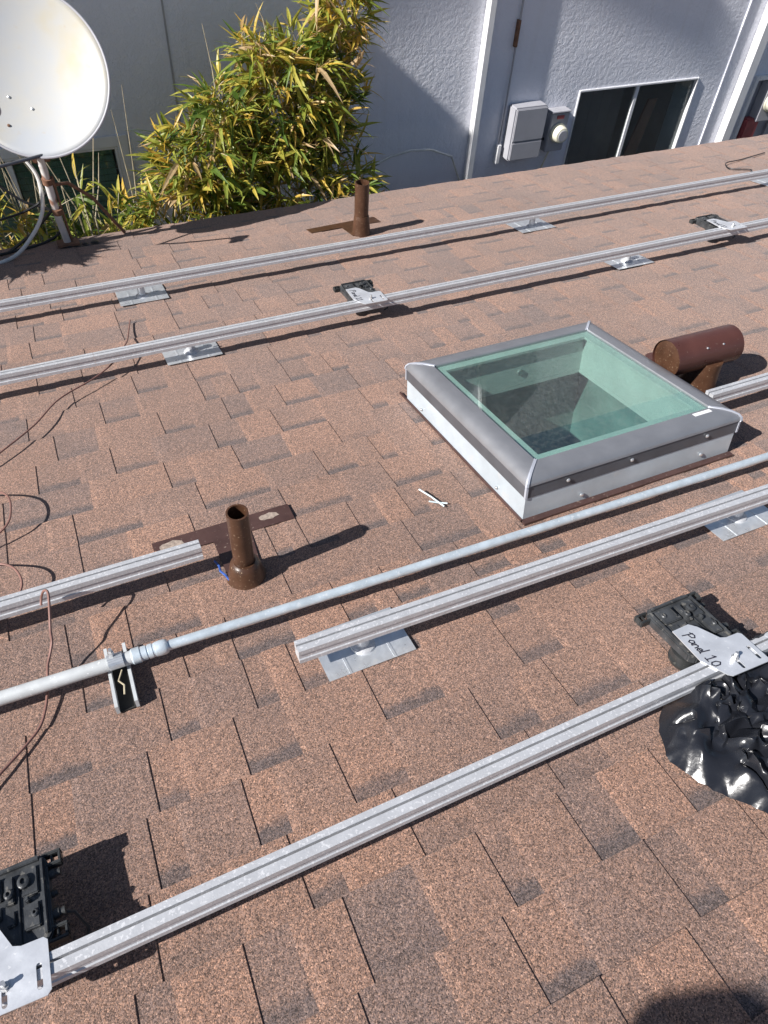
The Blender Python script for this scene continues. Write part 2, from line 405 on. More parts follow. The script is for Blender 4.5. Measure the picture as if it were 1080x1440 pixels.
tabs = []
rnd = random.Random(5)
for k in range(K0, K1 + 1):
    va, vb = course_v(k), course_v(k + 1)
    forced = sorted(CUTS.get(k, []))
    cuts, u = [], U0 + rnd.uniform(0, .3)
    while u < U1:
        nxt = [c for c in forced if c > u - 0.12]
        if nxt and u > nxt[0] - 0.16:
            u = nxt[0]; cuts.append(u); forced = [c for c in forced if c > u + 0.01]; u += 0.001
            if forced and forced[0] - u < 0.36: u = forced[0]; continue
        else:
            cuts.append(u)
        u += rnd.choice((.15, .19, .24, .28, .34)) * rnd.uniform(.85, 1.2)
    cuts = sorted(set(round(c, 4) for c in cuts))
    cuts = [c for i, c in enumerate(cuts) if i == 0 or c - cuts[i - 1] > 0.05]
    # the exposed lower layer, one quad per gap so that each gap has its own tone and its own shadow band
    base = MB()
    edges = [U0] + [c for c in cuts if U0 < c < U1] + [U1]
    crosses = not (vb < HOLE[2] or va > HOLE[3])
    prev_t = 0.5
    for i in range(len(edges) - 1):
        a, b = edges[i], edges[i + 1]
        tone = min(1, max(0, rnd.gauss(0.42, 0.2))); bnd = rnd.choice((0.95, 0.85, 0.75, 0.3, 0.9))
        segs = [(a, b, va - 0.012, vb)]
        if crosses:
            segs = []
            cl = lambda x0, x1, y0, y1: segs.append((x0, x1, y0, y1)) if x1 - x0 > 1e-4 and y1 - y0 > 1e-4 else None
            cl(a, min(b, HOLE[0]), va - 0.012, vb); cl(max(a, HOLE[1]), b, va - 0.012, vb)
            m0, m1 = max(a, HOLE[0]), min(b, HOLE[1])
            if m1 > m0:
                if va < HOLE[2] < vb: cl(m0, m1, va - 0.012, HOLE[2])
                if va < HOLE[3] < vb: cl(m0, m1, HOLE[3], vb)
        L = vb - va
        for (x0, x1, y0, y1) in segs:
            zz = lambda y: TB * (y - va) / L
            f0, f1 = (y0 - va) / L, (y1 - va) / L
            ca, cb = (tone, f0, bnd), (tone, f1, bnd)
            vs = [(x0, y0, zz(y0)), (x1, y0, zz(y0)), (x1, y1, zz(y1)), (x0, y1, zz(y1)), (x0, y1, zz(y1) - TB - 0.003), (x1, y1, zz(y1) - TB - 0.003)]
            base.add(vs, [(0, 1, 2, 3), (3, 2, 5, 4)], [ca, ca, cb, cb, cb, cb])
        # the tab glued on top, its cut edge at b
        if i < len(edges) - 2 and b - a > 0.05:
            wdt = min(b - a - 0.03, rnd.uniform(.42, .72) * (b - a), .23)
            if wdt < 0.025: continue
            t0, t1 = b - wdt, b
            parts = [(t0, t1, va - 0.004, vb + rnd.uniform(-.002, .002))]
            if crosses:
                if t1 <= HOLE[0] or t0 >= HOLE[1]: pass
                elif t0 < HOLE[0]: parts = [(t0, HOLE[0], va - 0.004, vb)]
                elif t1 > HOLE[1]: parts = [(HOLE[1], t1, va - 0.004, vb)]
                elif va < HOLE[2] < vb: parts = [(t0, t1, va - 0.004, HOLE[2])]
                elif va < HOLE[3] < vb: parts = [(t0, t1, HOLE[3], vb)]
                else: parts = []
            for (x0, x1, y0, y1) in parts:
                if x1 - x0 > 0.02: tabs.append((k, x0, x1, y0, y1, min(1, max(0, rnd.gauss(0.38, 0.2))), rnd.uniform(-.004, .004), rnd.uniform(-.003, .003)))
    base.obj('shingle_course', M_SH, roof)

def tab_geo(mb, tb):
    k, x0, x1, y0, y1, tone, s0, s1 = tb
    va, L = course_v(k), course_v(k + 1) - course_v(k)
    ch = 0.0012
    def bz(y): return TB * (y - va) / L
    c0 = (tone, 0.6, 0.0)
    t0, t1 = bz(y0) + TT, bz(y1) + TT
    rp = min(.016, (x1 - x0) * .3)
    vs = [(x0, y0, bz(y0) - .001), (x1, y0, bz(y0) - .001), (x1 + s1, y1, bz(y1) - .001), (x0 + s0, y1, bz(y1) - .001),
          (x0, y0, t0 - TT + .0004), (x1, y0, t0 - ch), (x1 + s1, y1, t1 - ch), (x0 + s0, y1, t1 - TT + .0004),
          (x0 + rp, y0 + ch, t0), (x1 - ch, y0 + ch, t0), (x1 + s1 - ch, y1 - ch, t1), (x0 + s0 + rp, y1 - ch, t1)]
    fs = [(0, 1, 5, 4), (1, 2, 6, 5), (2, 3, 7, 6), (3, 0, 4, 7), (4, 5, 9, 8), (5, 6, 10, 9), (6, 7, 11, 10), (7, 4, 8, 11), (8, 9, 10, 11)]
    mb.add(vs, fs, [c0] * 12)
CI = mw.inverted()
def inview(p, mg=0.03):
    q = CI @ p
    if q.z > -0.05: return False
    x, y = q.x / -q.z, q.y / -q.z
    return abs(x) < 0.54 + mg and abs(y) < 0.72 + mg
vis = [tb for tb in tabs if any(inview(rt(x, y)) for x in (tb[1], tb[2]) for y in (tb[3], tb[4]))]
vis.sort(key=lambda tb: (rt((tb[1] + tb[2]) / 2, tb[3]) - mw.translation).length)
near_tabs = vis[:298]
nid = set(id(x) for x in near_tabs)
for tb in near_tabs:
    m = MB(); tab_geo(m, tb); m.obj('shingle_tab', M_SH, roof)
m = MB()
for tb in tabs:
    if id(tb) not in nid: tab_geo(m, tb)
tag(m.obj('shingle_tabs_beyond', M_SH, roof), kind='stuff')

# ------------------------------------------------------------------ ground and the houses
GZ = -3.35
g = MB(); g.box(-400, 400, -400, 400, GZ - 1, GZ); tag(g.obj('ground', M_SOIL), kind='structure')
hw = MB(); ev = rt(0, VEAVE - 0.35)
hw.box(U0 + .3, U1 - .3, -1.6, ev.y, GZ, -0.95)
tag(hw.obj('house_wall', M_STUCCO), 'stucco house wall below the brown shingled roof', 'house')

WY = 5.6
nb = thing('neighbouring_house', 'pale grey stucco house wall with windows and white downspouts beyond the eave', 'house', (2.5, WY, GZ), False)
def W(x, y, z): return (x - 2.5, y - WY, z - GZ)
class WB(MB):
    def wbox(s, x0, x1, y0, y1, z0, z1, mi=0):
        a = W(x0, y0, z0); b = W(x1, y1, z1); return s.box(a[0], b[0], a[1], b[1], a[2], b[2], mi)
ZT = 2.3
# main wall with openings (x0,x1,z0,z1)
OPN = [(-.78, .555, -1.9, -.80), (4.415, 5.74, -1.98, -.775), (6.50, 7.5, -2.6, -.86)]
xs = [-6.2]
w = WB()
xprev = -6.2
for (a, b, c, d) in OPN:
    w.wbox(xprev, a, WY, WY + .25, GZ, ZT); w.wbox(a, b, WY, WY + .25, GZ, c); w.wbox(a, b, WY, WY + .25, d, ZT)
    xprev = b
w.wbox(xprev, 10.5, WY, WY + .25, GZ, ZT)
w.obj('wall', M_STUCCO, nb)
# unseen block added out of view to throw the slanting shade on the wall
w = WB(); X0 = -2.5
def occ(xw, zw): return (WY - 0.1013 * (xw - X0), zw + 0.766 * (xw - X0))
yb, zb = occ(4.02, 0)[0], occ(2.521, -.339)[1]
w.wbox(X0 - 2.6, X0, yb, WY, GZ, zb); w.obj('shade_block', M_STUCCO, nb)
poly = [occ(*p) for p in ((2.521, -.339), (2.994, -.157), (3.339, -.086), (4.318, -.128), (6.027, -.737), (6.05, -.40), (5.697, -.188))]
poly = [(WY, zb - .02)] + poly + [(WY, poly[-1][1])]
w = WB(); w.prism([W(0, y, z)[1:] for y, z in poly], 'x', W(X0 - .14, 0, 0)[0], W(X0, 0, 0)[0]); w.obj('shade_outline_slab', M_STUCCO, nb)  # unseen slab added here, its outline traced back from the shade it casts
w = WB(); w.wbox(-6.2, 10.5, WY + .25, WY + 6, ZT - .2, ZT - .05); w.obj('flat_roof', M_STUCCO, nb)
w = WB(); w.wbox(-6.2, 10.5, WY + 5.8, WY + 6, GZ, ZT - .2); w.wbox(-6.2, -6, WY + .25, WY + 5.8, GZ, ZT - .2); w.wbox(10.3, 10.5, WY + .25, WY + 5.8, GZ, ZT - .2); w.obj('back_wall', M_STUCCO, nb)
# shallow vertical joints
for x in (1.0, ):
    w = WB(); w.wbox(x, x + .012, WY - .004, WY + .001, GZ, ZT); w.obj('wall_joint', M_BOX, nb)
w = WB(); w.wbox(6.038, 6.052, WY - .012, WY + .001, GZ, ZT); w.obj('corner_bead', M_STUCCO, nb)
# sliding window
def window(name, x0, x1, z0, z1, mull, behind, trim, dep=.075):
    f = WB(); t = .016
    f.wbox(x0, x0 + t, WY - .012, WY + dep, z0, z1); f.wbox(x1 - t, x1, WY - .012, WY + dep, z0, z1)
    f.wbox(x0 + t, x1 - t, WY - .012, WY + dep, z1 - t, z1); f.wbox(x0 + t, x1 - t, WY - .012, WY + dep, z0, z0 + t)
    fr = f.obj('window', M_WHITE, nb, bevel=.003)
    for q in mull:
        m_ = WB(); m_.wbox(q - .018, q + .018, WY + .002, WY + dep - .004, z0 + t, z1 - t); m_.obj('mullion', M_WHITE, fr, bevel=.003)
    es = [x0 + t] + list(mull) + [x1 - t]
    for i in range(len(es) - 1):
        a = es[i] + (.02 if i else 0); b = es[i + 1] - (.02 if i < len(es) - 2 else 0)
        yy = WY + dep * .4 + .008 * i
        p = WB(); p.wbox(a, b, yy, yy + .005, z0 + t, z1 - t); p.obj('pane', M_WINGLASS, fr)
    if trim:
        m_ = WB()
        m_.wbox(x0 - .075, x0 - .001, WY - .018, WY - .002, z0 - .07, z1 + .07); m_.wbox(x1 + .001, x1 + .075, WY - .018, WY - .002, z0 - .07, z1 + .07)
        m_.wbox(x0 - .001, x1 + .001, WY - .018, WY - .002, z1 + .001, z1 + .07); m_.obj('window_trim', M_WHITE, fr, bevel=.003)
    return fr
wr = window('window', 4.415, 5.74, -1.98, -.775, [5.06], None, False, .035)
wl = window('window', -.78, .555, -1.9, -.80, [-.15], None, True)
# rooms behind the glass
def room(x0, x1, z0, z1, depth, par, mat):
    r = WB()
    r.wbox(x0, x1, WY + depth, WY + depth + .02, z0, z1); r.wbox(x0 - .02, x0, WY + .26, WY + depth, z0, z1); r.wbox(x1, x1 + .02, WY + .26, WY + depth, z0, z1)
    r.wbox(x0, x1, WY + .26, WY + depth, z0 - .02, z0); r.wbox(x0, x1, WY + .26, WY + depth, z1, z1 + .02)
    return r.obj('room', mat, par)
room(3.6, 6.0, -2.9, -.45, 2.2, wr, M_SHAFT)
cur = WB()
for i in range(10):
    cur.wbox(4.46 + .058 * i, 4.46 + .058 * i + .0575, WY + .14 + .003 * (i % 2), WY + .145 + .003 * (i % 2), -1.94, -.80)
cur.obj('curtain', M_FRAME2, wr)
cur = WB(); cur.prism([W(5.42, 0, -1.0)[::2], W(5.52, 0, -1.0)[::2], W(5.40, 0, -1.9)[::2], W(5.22, 0, -1.9)[::2]], 'y', .20, .22); cur.obj('curtain', M_RUST2, wr)
for i in range(24):
    b = WB(); zz = -.84 - .045 * i
    b.wbox(-.75, -.175, WY + .085, WY + .089, zz - .041, zz); b.wbox(-.125, .525, WY + .085, WY + .089, zz - .041, zz)
    b.obj('blind_slat', M_BLIND, wl)
# downspouts (rectangular pipe with straps)
for x0, x1, dp in ((3.362, 3.425, .066), (6.235, 6.345, .085)):
    d = WB(); d.wbox(x0, x1, WY - dp, WY - .003, GZ, ZT); ds = d.obj('downspout', M_WHITE, nb, bevel=.008)
# meter niche on the right
n_ = WB(); n_.wbox(6.50, 7.5, WY + .05, WY + .07, -2.6, -.86); n_.wbox(6.93, 6.96, WY + .02, WY + .05, -2.6, -.86); n_.obj('niche_back', M_BOX, nb)
n_ = WB(); n_.wbox(6.455, 6.499, WY - .03, WY + .03, -2.6, -.815); n_.wbox(6.499, 7.5, WY - .03, WY + .03, -.859, -.815); n_.obj('niche_trim', M_WHITE, nb, bevel=.004)

# utility boxes on the wall
ub = thing('utility_box', 'grey plastic two-door utility box on the stucco wall beside the meter', 'utility box', (3.88, WY, -1.02), False)
b = MB(); b.box(-.165, .150, -.125, -.003, -.215, .205); b.obj('body', M_BOX, ub, bevel=.012)
b = MB(); b.box(-.160, .145, -.138, -.1255, -.055, .198); b.obj('door', M_BOX, ub, bevel=.006)
b = MB(); b.box(-.160, .145, -.138, -.1255, -.208, -.064); b.obj('door', M_BOX, ub, bevel=.006)
b = MB(); b.tube([(-.205, -.02, 1.9), (-.205, -.02, .1), (-.21, -.02, -.12)], .008); b.obj('feed_cable', M_BOX, ub)
b = MB(); b.box(-.235, -.195, -.05, -.003, -.26, -.10); b.obj('junction_cover', M_WHITE, ub, bevel=.006)
b = MB(); b.box(-.222, -.20, -.034, -.003, .62, .80); b.obj('cable_clip', M_RUST2, ub)
def meter(loc, label, red):
    t = thing('electric_meter', label, 'electric meter', loc, False, None)
    b = MB(); b.box(-.105, .105, -.11, -.003, -.21, .15); b.obj('socket_box', M_BOX, t, bevel=.008)
    b = MB(); b.box(-.11, .11, -.125, -.002, .151, .165); b.obj('hood', M_BOX, t, bevel=.004)
    b = MB(); b.lathe([(0, .088), (.018, .088), (.02, .078), (.075, .076), (.092, .066), (.096, .05)], (0, -.11, -.03), (0, -1, 0), 28); gd = b.obj('dial_cover', M_CREAM, t, smooth=True)
    b = MB(); b.lathe([(0, .05), (.004, .048)], (0, -.2062, -.03), (0, -1, 0), 24); b.obj('dial', M_BOX, gd, smooth=True)
    b = MB(); b.box(-.04, .04, -.118, -.1105, .095, .125); b.obj('tag_plate', M_RED, t)
    if red:
        b = MB(); b.box(-.21, -.03, -.10, -.01, -.42, -.18); b.obj('red_switch', M_RED, t, bevel=.012)
    else:
        b = MB(); b.tube([(-.20, -.05, -.11), (-.105, -.05, -.10)], .014); b.obj('conduit', M_CABLE, t)
        t.scale = (.88, .88, .88)
        b = MB(); b.tube([(.0, -.05, -.21), (-.02, -.03, -.32), (-.08, -.02, -.55)], .008); b.obj('ground_wire', M_CREAM, t)
    return t
meter((4.20, WY, -1.03), 'cream round electric meter between grey utility box and dark sliding window', False)
meter((6.74, WY + .05, -1.02), 'cream round electric meter with a red switch box under it', True)

# cable drooping across the wall behind the shrub
cb = MB(); cb.tube([(1.7, 5.5, -1.02), (2.1, 5.45, -1.10), (2.45, 5.5, -1.13), (2.62, 5.52, -1.08), (2.80, 5.52, -1.055), (2.98, 5.52, -1.07), (3.2, 5.55, -1.16), (3.33, 5.58, -1.4)], .0095)
tag(cb.obj('wall_cable', M_WCABLE), 'pale loose cable arching in front of the stucco wall', 'cable')

# ------------------------------------------------------------------ mounting rails
RW0, RW1, RB = 0.063, 0.102, 0.033
H_ = RW1 - RW0
PROF = [(0, 0), (0, .011), (.0022, .0130), (.0022, .0240), (0, .026), (0, H_), (.0165, H_), (.0165, H_ - .016), (.0210, H_ - .016), (.0210, H_ + .0005),
        (RB - .004, H_ + .0005), (RB - .004, H_ + .001), (RB, H_ + .001), (RB, .022), (RB - .003, .020), (RB - .003, .010), (RB, .008), (RB, 0)]
def rail(u0, u1, vn, label, rz=0.0, ref=None, joints=()):
    t = thing('mounting_rail', label, 'rail', rt(u0 if ref is None else ref, vn, RW0), True, None, rz)
    off = 0 if ref is None else u0 - ref
    cut = [off] + [j - u0 + off for j in joints] + [off + u1 - u0]
    for i in range(len(cut) - 1):
        m = MB(); m.prism(PROF, 'x', cut[i] + (.0008 if i else 0), cut[i + 1]); m.obj('extrusion', M_ALU, t, bevel=.0006)
    return t
rail(-1.6, 6.6, 3.262, 'long aluminium mounting rail running closest to the roof edge and far vent pipe', joints=(-.185,))
rail(-1.6, 6.6, 2.586, 'long aluminium mounting rail carrying two small black inverters', joints=(.005, ))
rail(-1.3, .116, 1.394, 'short aluminium mounting rail ending beside the brown vent pipe')
rail(1.80, 6.4, 1.398, 'aluminium mounting rail starting behind the skylight beside the brown hood')
rail(.226, 4.6, .974, 'aluminium mounting rail starting on a silver flashing next to the conduit', rz=-.0235)
rail(-1.3, 2.8, .556, 'aluminium mounting rail passing under the black plastic bag')

def mount(u, v, label, big=.107, near=-.062, far=.122, boot=True):
    t = thing('rail_mount', label, 'rail mount', rt(u, v, 0), True, 'flashed posts under the rails')
    f = MB(); f.box(-big, big, near, far, .0078, .0090); fl = f.obj('flashing', M_GALV, t)
    for s in (-.055, .055):
        r_ = MB(); r_.box(s - .003, s + .003, near + .001, far - .02, .00901, .0104); r_.obj('stiffening_rib', M_GALV, fl)
    p = MB(); p.lathe([(.0091, .030), (.014, .028), (.019, .0165), (RW0 - .001, .0155)], (0, .014, 0), (0, 0, 1), 20); p.obj('post', M_ALU, t, smooth=True)
    b = MB(); b.lathe([(.0, .009), (.006, .009)], (0, -.006, RW0 + .02), (0, -1, 0), 6); b.obj('bolt', M_SCREW, t)
    return t
mount(.285, 3.292, 'silver flashing and post under the outermost rail, nearer the satellite dish')
mount(2.389, 3.295, 'silver flashing and post under the outermost rail, to the right of the far vent pipe')
mount(4.20, 3.295, 'silver flashing and post under the outermost rail beyond the window')
mount(.362, 2.645, 'silver flashing and post under the inverter rail with brown wire beside it')
mount(2.508, 2.648, 'silver flashing and post under the inverter rail between the two inverters')
mount(.386, .992, 'speckled silver flashing and post at the cut end of a rail', near=-.050, far=.095)
mount(1.51, .968, 'speckled silver flashing and post in front of the skylight', near=-.050, far=.095)

# ------------------------------------------------------------------ conduit
cz = 0.054
def cv(u): return 1.160 - .0245 * (u + .12)
cd = thing('conduit_run', 'long round metal conduit crossing the roof in front of the skylight', 'conduit', rt(-.12, cv(-.12), cz), True, None, -.0245)
m = MB(); m.lathe([(-1.4, .0155), (.02, .0155)], (0, 0, 0), (1, 0, 0), 24); m.obj('grey_pipe', M_PVC, cd, smooth=True)
m = MB(); m.lathe([(.06, .0116), (5.6, .0116)], (0, 0, 0), (1, 0, 0), 24); m.obj('galvanised_pipe', M_EMT, cd, smooth=True)
m = MB(); m.lathe([(0.012, 0.0129), (0.018, 0.0185), (0.034, 0.0185), (0.036, 0.0166), (0.048, 0.0166), (0.0485, 0.0148), (0.0515, 0.0148), (0.052, 0.0167), (0.061, 0.0167), (0.0615, 0.0155), (0.067, 0.0155), (0.0675, 0.0167), (0.074, 0.0173), (0.078, 0.0177), (0.088, 0.0175), (0.094, 0.0155), (0.096, 0.0129)], (0, 0, 0), (1, 0, 0), 24)
m.obj('coupling', M_EMT, cd, smooth=True)
st = thing('conduit_support', 'short slotted strut with pipe clamp under the conduit coupling', 'strut', rt(-.138, 1.137, 0), True)
s_ = MB()
for x in (-.024, .017):
    s_.box(x, x + .007, -.082, .092, .012, .034)
s_.obj('channel', M_PVC, st)
s_ = MB(); s_.box(-.017, .017, -.080, .090, .0105, .0119); s_.obj('channel_floor', M_DARKIN, st)  # channel floor coloured near black, darker than its side bars
s_ = MB()
pts = [(0, .032 + .0180 * math.cos(a) + (cv(-.138) - 1.169), cz + .0180 * math.sin(a)) for a in [math.pi * i / 12 for i in range(13)]]
for i in range(len(pts) - 1):
    p, q = Vector(pts[i]), Vector(pts[i + 1]); nrm = Vector((0, (p.y + q.y) / 2 - .032, (p.z + q.z) / 2 - cz)).normalized() * .002
    s_.add([p + Vector((-.016, 0, 0)), p + Vector((.016, 0, 0)), q + Vector((.016, 0, 0)), q + Vector((-.016, 0, 0)),
            p + nrm + Vector((-.016, 0, 0)), p + nrm + Vector((.016, 0, 0)), q + nrm + Vector((.016, 0, 0)), q + nrm + Vector((-.016, 0, 0))],
           [(3, 2, 1, 0), (4, 5, 6, 7), (0, 1, 5, 4), (2, 3, 7, 6), (1, 2, 6, 5), (3, 0, 4, 7)])
s_.obj('pipe_clamp', M_GALV, st)
s_ = MB(); s_.lathe([(0, .006), (.012, .006), (.012, .004), (.02, .004)], (-.004, .028, cz + .0200), (0, 0, 1), 6); s_.obj('clamp_bolt', M_SCREW, st)
s_ = MB(); s_.tube([(.0, -.05, .028), (.004, -.03, .034), (-.006, -.01, .03), (.006, .012, .036)], .002, 6); s_.obj('twisted_tie', M_STEM, st)

# ------------------------------------------------------------------ skylight
sk = thing('skylight', 'square curb-mounted skylight with green tinted glass and grey metal frame', 'skylight', rt(1.35, 1.59, 0), True)
SU, SV = 1.35, 1.59
CU0, CU1, CV0, CV1 = .966 - SU, 1.72 - SU, 1.224 - SV, 1.956 - SV
AT = .0845
for nm, (a, b, c, d) in (('front', (CU0, CU1, CV0, CV0 + .003)), ('back', (CU0, CU1, CV1 - .003, CV1)), ('l', (CU0, CU0 + .003, CV0 + .003, CV1 - .003)), ('r', (CU1 - .003, CU1, CV0 + .003, CV1 - .003))):
    m = MB(); m.box(a, b, c, d, .002, AT); m.obj('apron', M_APRON, sk)
for (a, b, c, d) in ((CU0 - .006, CU0 - .0005, CV0 - .006, CV1 + .05), (CU0 - .006, CU1 + .006, CV0 - .02, CV0 - .0005)):
    m = MB(); m.box(a, b, c, d, .006, .013); m.obj('step_flashing', M_BROWN2, sk)
O = (.961 - SU, 1.729 - SU, 1.219 - SV, 1.963 - SV); I = (1.035 - SU, 1.663 - SU, 1.292 - SV, 1.895 - SV)
PRF = [(0, .136), (0, .1485), (.03, .1520), (.42, .1535), (.68, .1512), (.86, .1450), (.960, .1360), (.990, .1280), (.990, .1265), (.955, .1255), (.955, .0855), (.60, .0852), (.30, .136)]
def corner(t, su, sv):
    u = (I[1] + (O[1] - I[1]) * t) if su > 0 else (I[0] + (O[0] - I[0]) * t)
    v = (I[3] + (O[3] - I[3]) * t) if sv > 0 else (I[2] + (O[2] - I[2]) * t)
    return u, v
for (c1, c2) in (((-1, -1), (1, -1)), ((1, -1), (1, 1)), ((1, 1), (-1, 1)), ((-1, 1), (-1, -1))):
    m = MB(); n = len(PRF)
    vs = [(*corner(t, *c1), w_) for t, w_ in PRF] + [(*corner(t, *c2), w_) for t, w_ in PRF]
    for i in range(n):
        j = (i + 1) % n
        m.add([vs[i], vs[n + i], vs[n + j], vs[j]], [(0, 1, 2, 3)], None, 1 if i in (8, 9, 10) else 0)
    o = m.obj('frame_rail', [M_FRAME, M_FRAME2], sk)
    bm = bmesh.new(); bm.from_mesh(o.data); bmesh.ops.remove_doubles(bm, verts=bm.verts, dist=1e-5); bmesh.ops.recalc_face_normals(bm, faces=bm.faces); bm.to_mesh(o.data); bm.free()
    for p in o.data.polygons: p.use_smooth = True
    o.data.set_sharp_from_angle(angle=math.radians(30))
for cx, cy in ((-1, -1), (1, -1), (1, 1), (-1, 1)):
    m = MB(); hw_ = .006
    rows = []
    for i, (t, w_) in enumerate(PRF[1:11]):
        u, v = corner(t, cx, cy); lift = .0016 if i < 6 else 0.0; push = 0.0 if i < 4 else .0016
        ua, va_ = u - cx * hw_ + 0, v - cy * hw_
        e = push
        u2, v2 = u + cx * e, v + cy * e
        rows.append([(u2 - cx * hw_, v2, w_ + lift), (u2, v2, w_ + lift), (u2, v2 - cy * hw_, w_ + lift)])
    for i in range(len(rows) - 1):
        a, b = rows[i], rows[i + 1]
        m.add(a + b, [(0, 1, 4, 3), (1, 2, 5, 4)])
    o = m.obj('corner_cap', M_CAP, sk)
    bm = bmesh.new(); bm.from_mesh(o.data); bmesh.ops.remove_doubles(bm, verts=bm.verts, dist=1e-6); bm.to_mesh(o.data); bm.free()
    sm = o.modifiers.new('s', 'SOLIDIFY'); sm.thickness = .0024; sm.offset = 0
m = MB(); m.box(I[0] - .006, I[1] + .006, I[2] - .006, I[3] + .006, .1415, .1475); m.obj('pane', M_SKYGLASS, sk)
m = MB(); q = .030
for (a, b, c, d) in ((I[0] - .004, I[1] + .004, I[2] - .004, I[2] + q), (I[0] - .004, I[1] + .004, I[3] - q, I[3] + .004), (I[0] - .004, I[0] + q, I[2] + q, I[3] - q), (I[1] - q, I[1] + .004, I[2] + q, I[3] - q)):
    m.box(a, b, c, d, .1315, .1405)
m.obj('glass_spacer', M_WELL, sk)
# well below the glass: white curb walls, a ledge, then a deep shaft
J = (I[0] + .012, I[1] - .012, I[2] + .012, I[3] - .012)
m = MB(); t_ = .02
m.box(J[0] - t_, J[0], J[2] - t_, J[3] + t_, .0, .1305); m.box(J[1], J[1] + t_, J[2] - t_, J[3] + t_, .0, .1305)
m.box(J[0], J[1], J[2] - t_, J[2], .0, .1305); m.box(J[0], J[1], J[3], J[3] + t_, .0, .1305)
m.obj('well_lining', M_WELL, sk)
m = MB(); e = .09
m.box(J[0] - e, J[0], J[2] - e, J[3] + e, -.015, -.001); m.box(J[1], J[1] + e, J[2] - e, J[3] + e, -.015, -.001); m.box(J[0], J[1], J[2] - e, J[2], -.015, -.001); m.box(J[0], J[1], J[3], J[3] + e, -.015, -.001)
m.obj('ledge', M_WELL, sk)
m = MB()
m.box(J[0] - e, J[0] - e + .02, J[2] - e, J[3] + e, -1.3, -.016); m.box(J[1] + e - .02, J[1] + e, J[2] - e, J[3] + e, -1.3, -.016)
m.box(J[0] - e + .02, J[1] + e - .02, J[2] - e, J[2] - e + .02, -1.3, -.016); m.box(J[0] - e + .02, J[1] + e - .02, J[3] + e - .02, J[3] + e, -1.3, -.016); m.box(J[0] - e, J[1] + e, J[2] - e, J[3] + e, -1.32, -1.3)
m.obj('shaft', M_SHAFT, sk)
for (u, v, w_, ax, r) in ((1.16, 1.222, .035, (0, -1, 0), .0065), (1.60, 1.222, .04, (0, -1, 0), .0065), (1.10, 1.2205, .108, (0, -1, 0), .006), (1.32, 1.2205, .108, (0, -1, 0), .006), (1.60, 1.2205, .108, (0, -1, 0), .006), (.964, 1.36, .03, (-1, 0, 0), .005), (.964, 1.84, .03, (-1, 0, 0), .005)):
    m = MB(); m.lathe([(0, r), (.002, r), (.0045, r * .6)], (u - SU, v - SV, w_), ax, 12); m.obj('screw', M_SCREW, sk, smooth=True)
m = MB(); m.box(1.585 - SU, 1.65 - SU, 1.268 - SV, 1.282 - SV, .1531, .1539); m.obj('label_strip', M_WHITE, sk)
m = MB(); m.lathe([(0, .012), (.006, .011)], (1.38 - SU, J[3] - .0005, .05), (0, -1, 0), 14); m.obj('latch_button', M_SCREW, sk, smooth=True)
m = MB(); m.tube([(1.17 - SU + .012 * math.cos(a), J[3] - .05 + .0, -.02 + .03 * math.sin(a)) for a in [2 * math.pi * i / 18 for i in range(19)]], .003, 6); m.obj('pull_ring', M_SCREW, sk, smooth=True)

# ------------------------------------------------------------------ vents
UPR = Vector((0, -SP, CP))          # plumb direction in roof axes
def plumb_pipe(parent, base, h, r, name='pipe'):
    b = Vector(base); m = MB()
    pr = [(0, r), (h, r), (h, r - .0045), (h - .09, r - .0045)]
    m.lathe(pr, b, UPR, 28, True, True, 0)
    return m.obj(name, M_BROWN, parent, smooth=True)
vp = thing('vent_pipe', 'brown plumbing vent pipe with wide boot near the cut rail end', 'vent pipe', rt(.206, 1.345, 0), True)
f_ = MB(); f_.prism([(-.20, .20), (-.20, .232), (.19, .236), (.188, .165), (.06, .165), (.045, .02), (-.045, .02), (-.045, .165), (-.12, .168)], 'z', .0078, .0090); f_.obj('flashing', M_BROWN2, vp)
f_ = MB(); f_.lathe([(.006, .052), (.012, .047), (.05, .041), (.066, .036), (.070, .031), (.074, .0275)], Vector((0, 0, 0)), UPR, 28); f_.obj('boot', M_BROWN, vp, smooth=True)
plumb_pipe(vp, (0, 0, .03), .222, .0265)
f_ = MB(); f_.tube([(-.062, .085, .013), (-.056, .06, .014), (-.058, .04, .014), (-.05, .02, .014), (-.045, .0, .012)], .003, 6); f_.obj('sealant_bead', M_BLUE, vp)
for (x, y, sx, sy) in ((.125, .205, .03, .015), (-.15, .20, .035, .02)):
    f_ = MB(); rr = random.Random(3); n = 14
    f_.prism([(x + sx * math.cos(2 * math.pi * i / n) * rr.uniform(.75, 1.1), y + sy * math.sin(2 * math.pi * i / n) * rr.uniform(.75, 1.1)) for i in range(n)], 'z', .00905, .0098); f_.obj('patch', M_PATCH, vp)
fp = thing('vent_pipe', 'brown plumbing vent pipe standing close to the roof edge behind the rail', 'vent pipe', rt(1.508, 3.63, 0), True)
f_ = MB(); f_.prism([(-.245, .195), (-.24, .125), (-.06, .135), (-.055, -.02), (.055, -.02), (.055, .13), (.175, .125), (.175, .225)], 'z', .0078, .0090); f_.obj('flashing', M_BROWN, fp)
f_ = MB(); f_.lathe([(.006, .052), (.012, .049), (.06, .045), (.10, .041), (.11, .038)], Vector((0, 0, 0)), UPR, 28); f_.obj('boot', M_BROWN, fp, smooth=True)
plumb_pipe(fp, (0, 0, .03), .25, .0375)

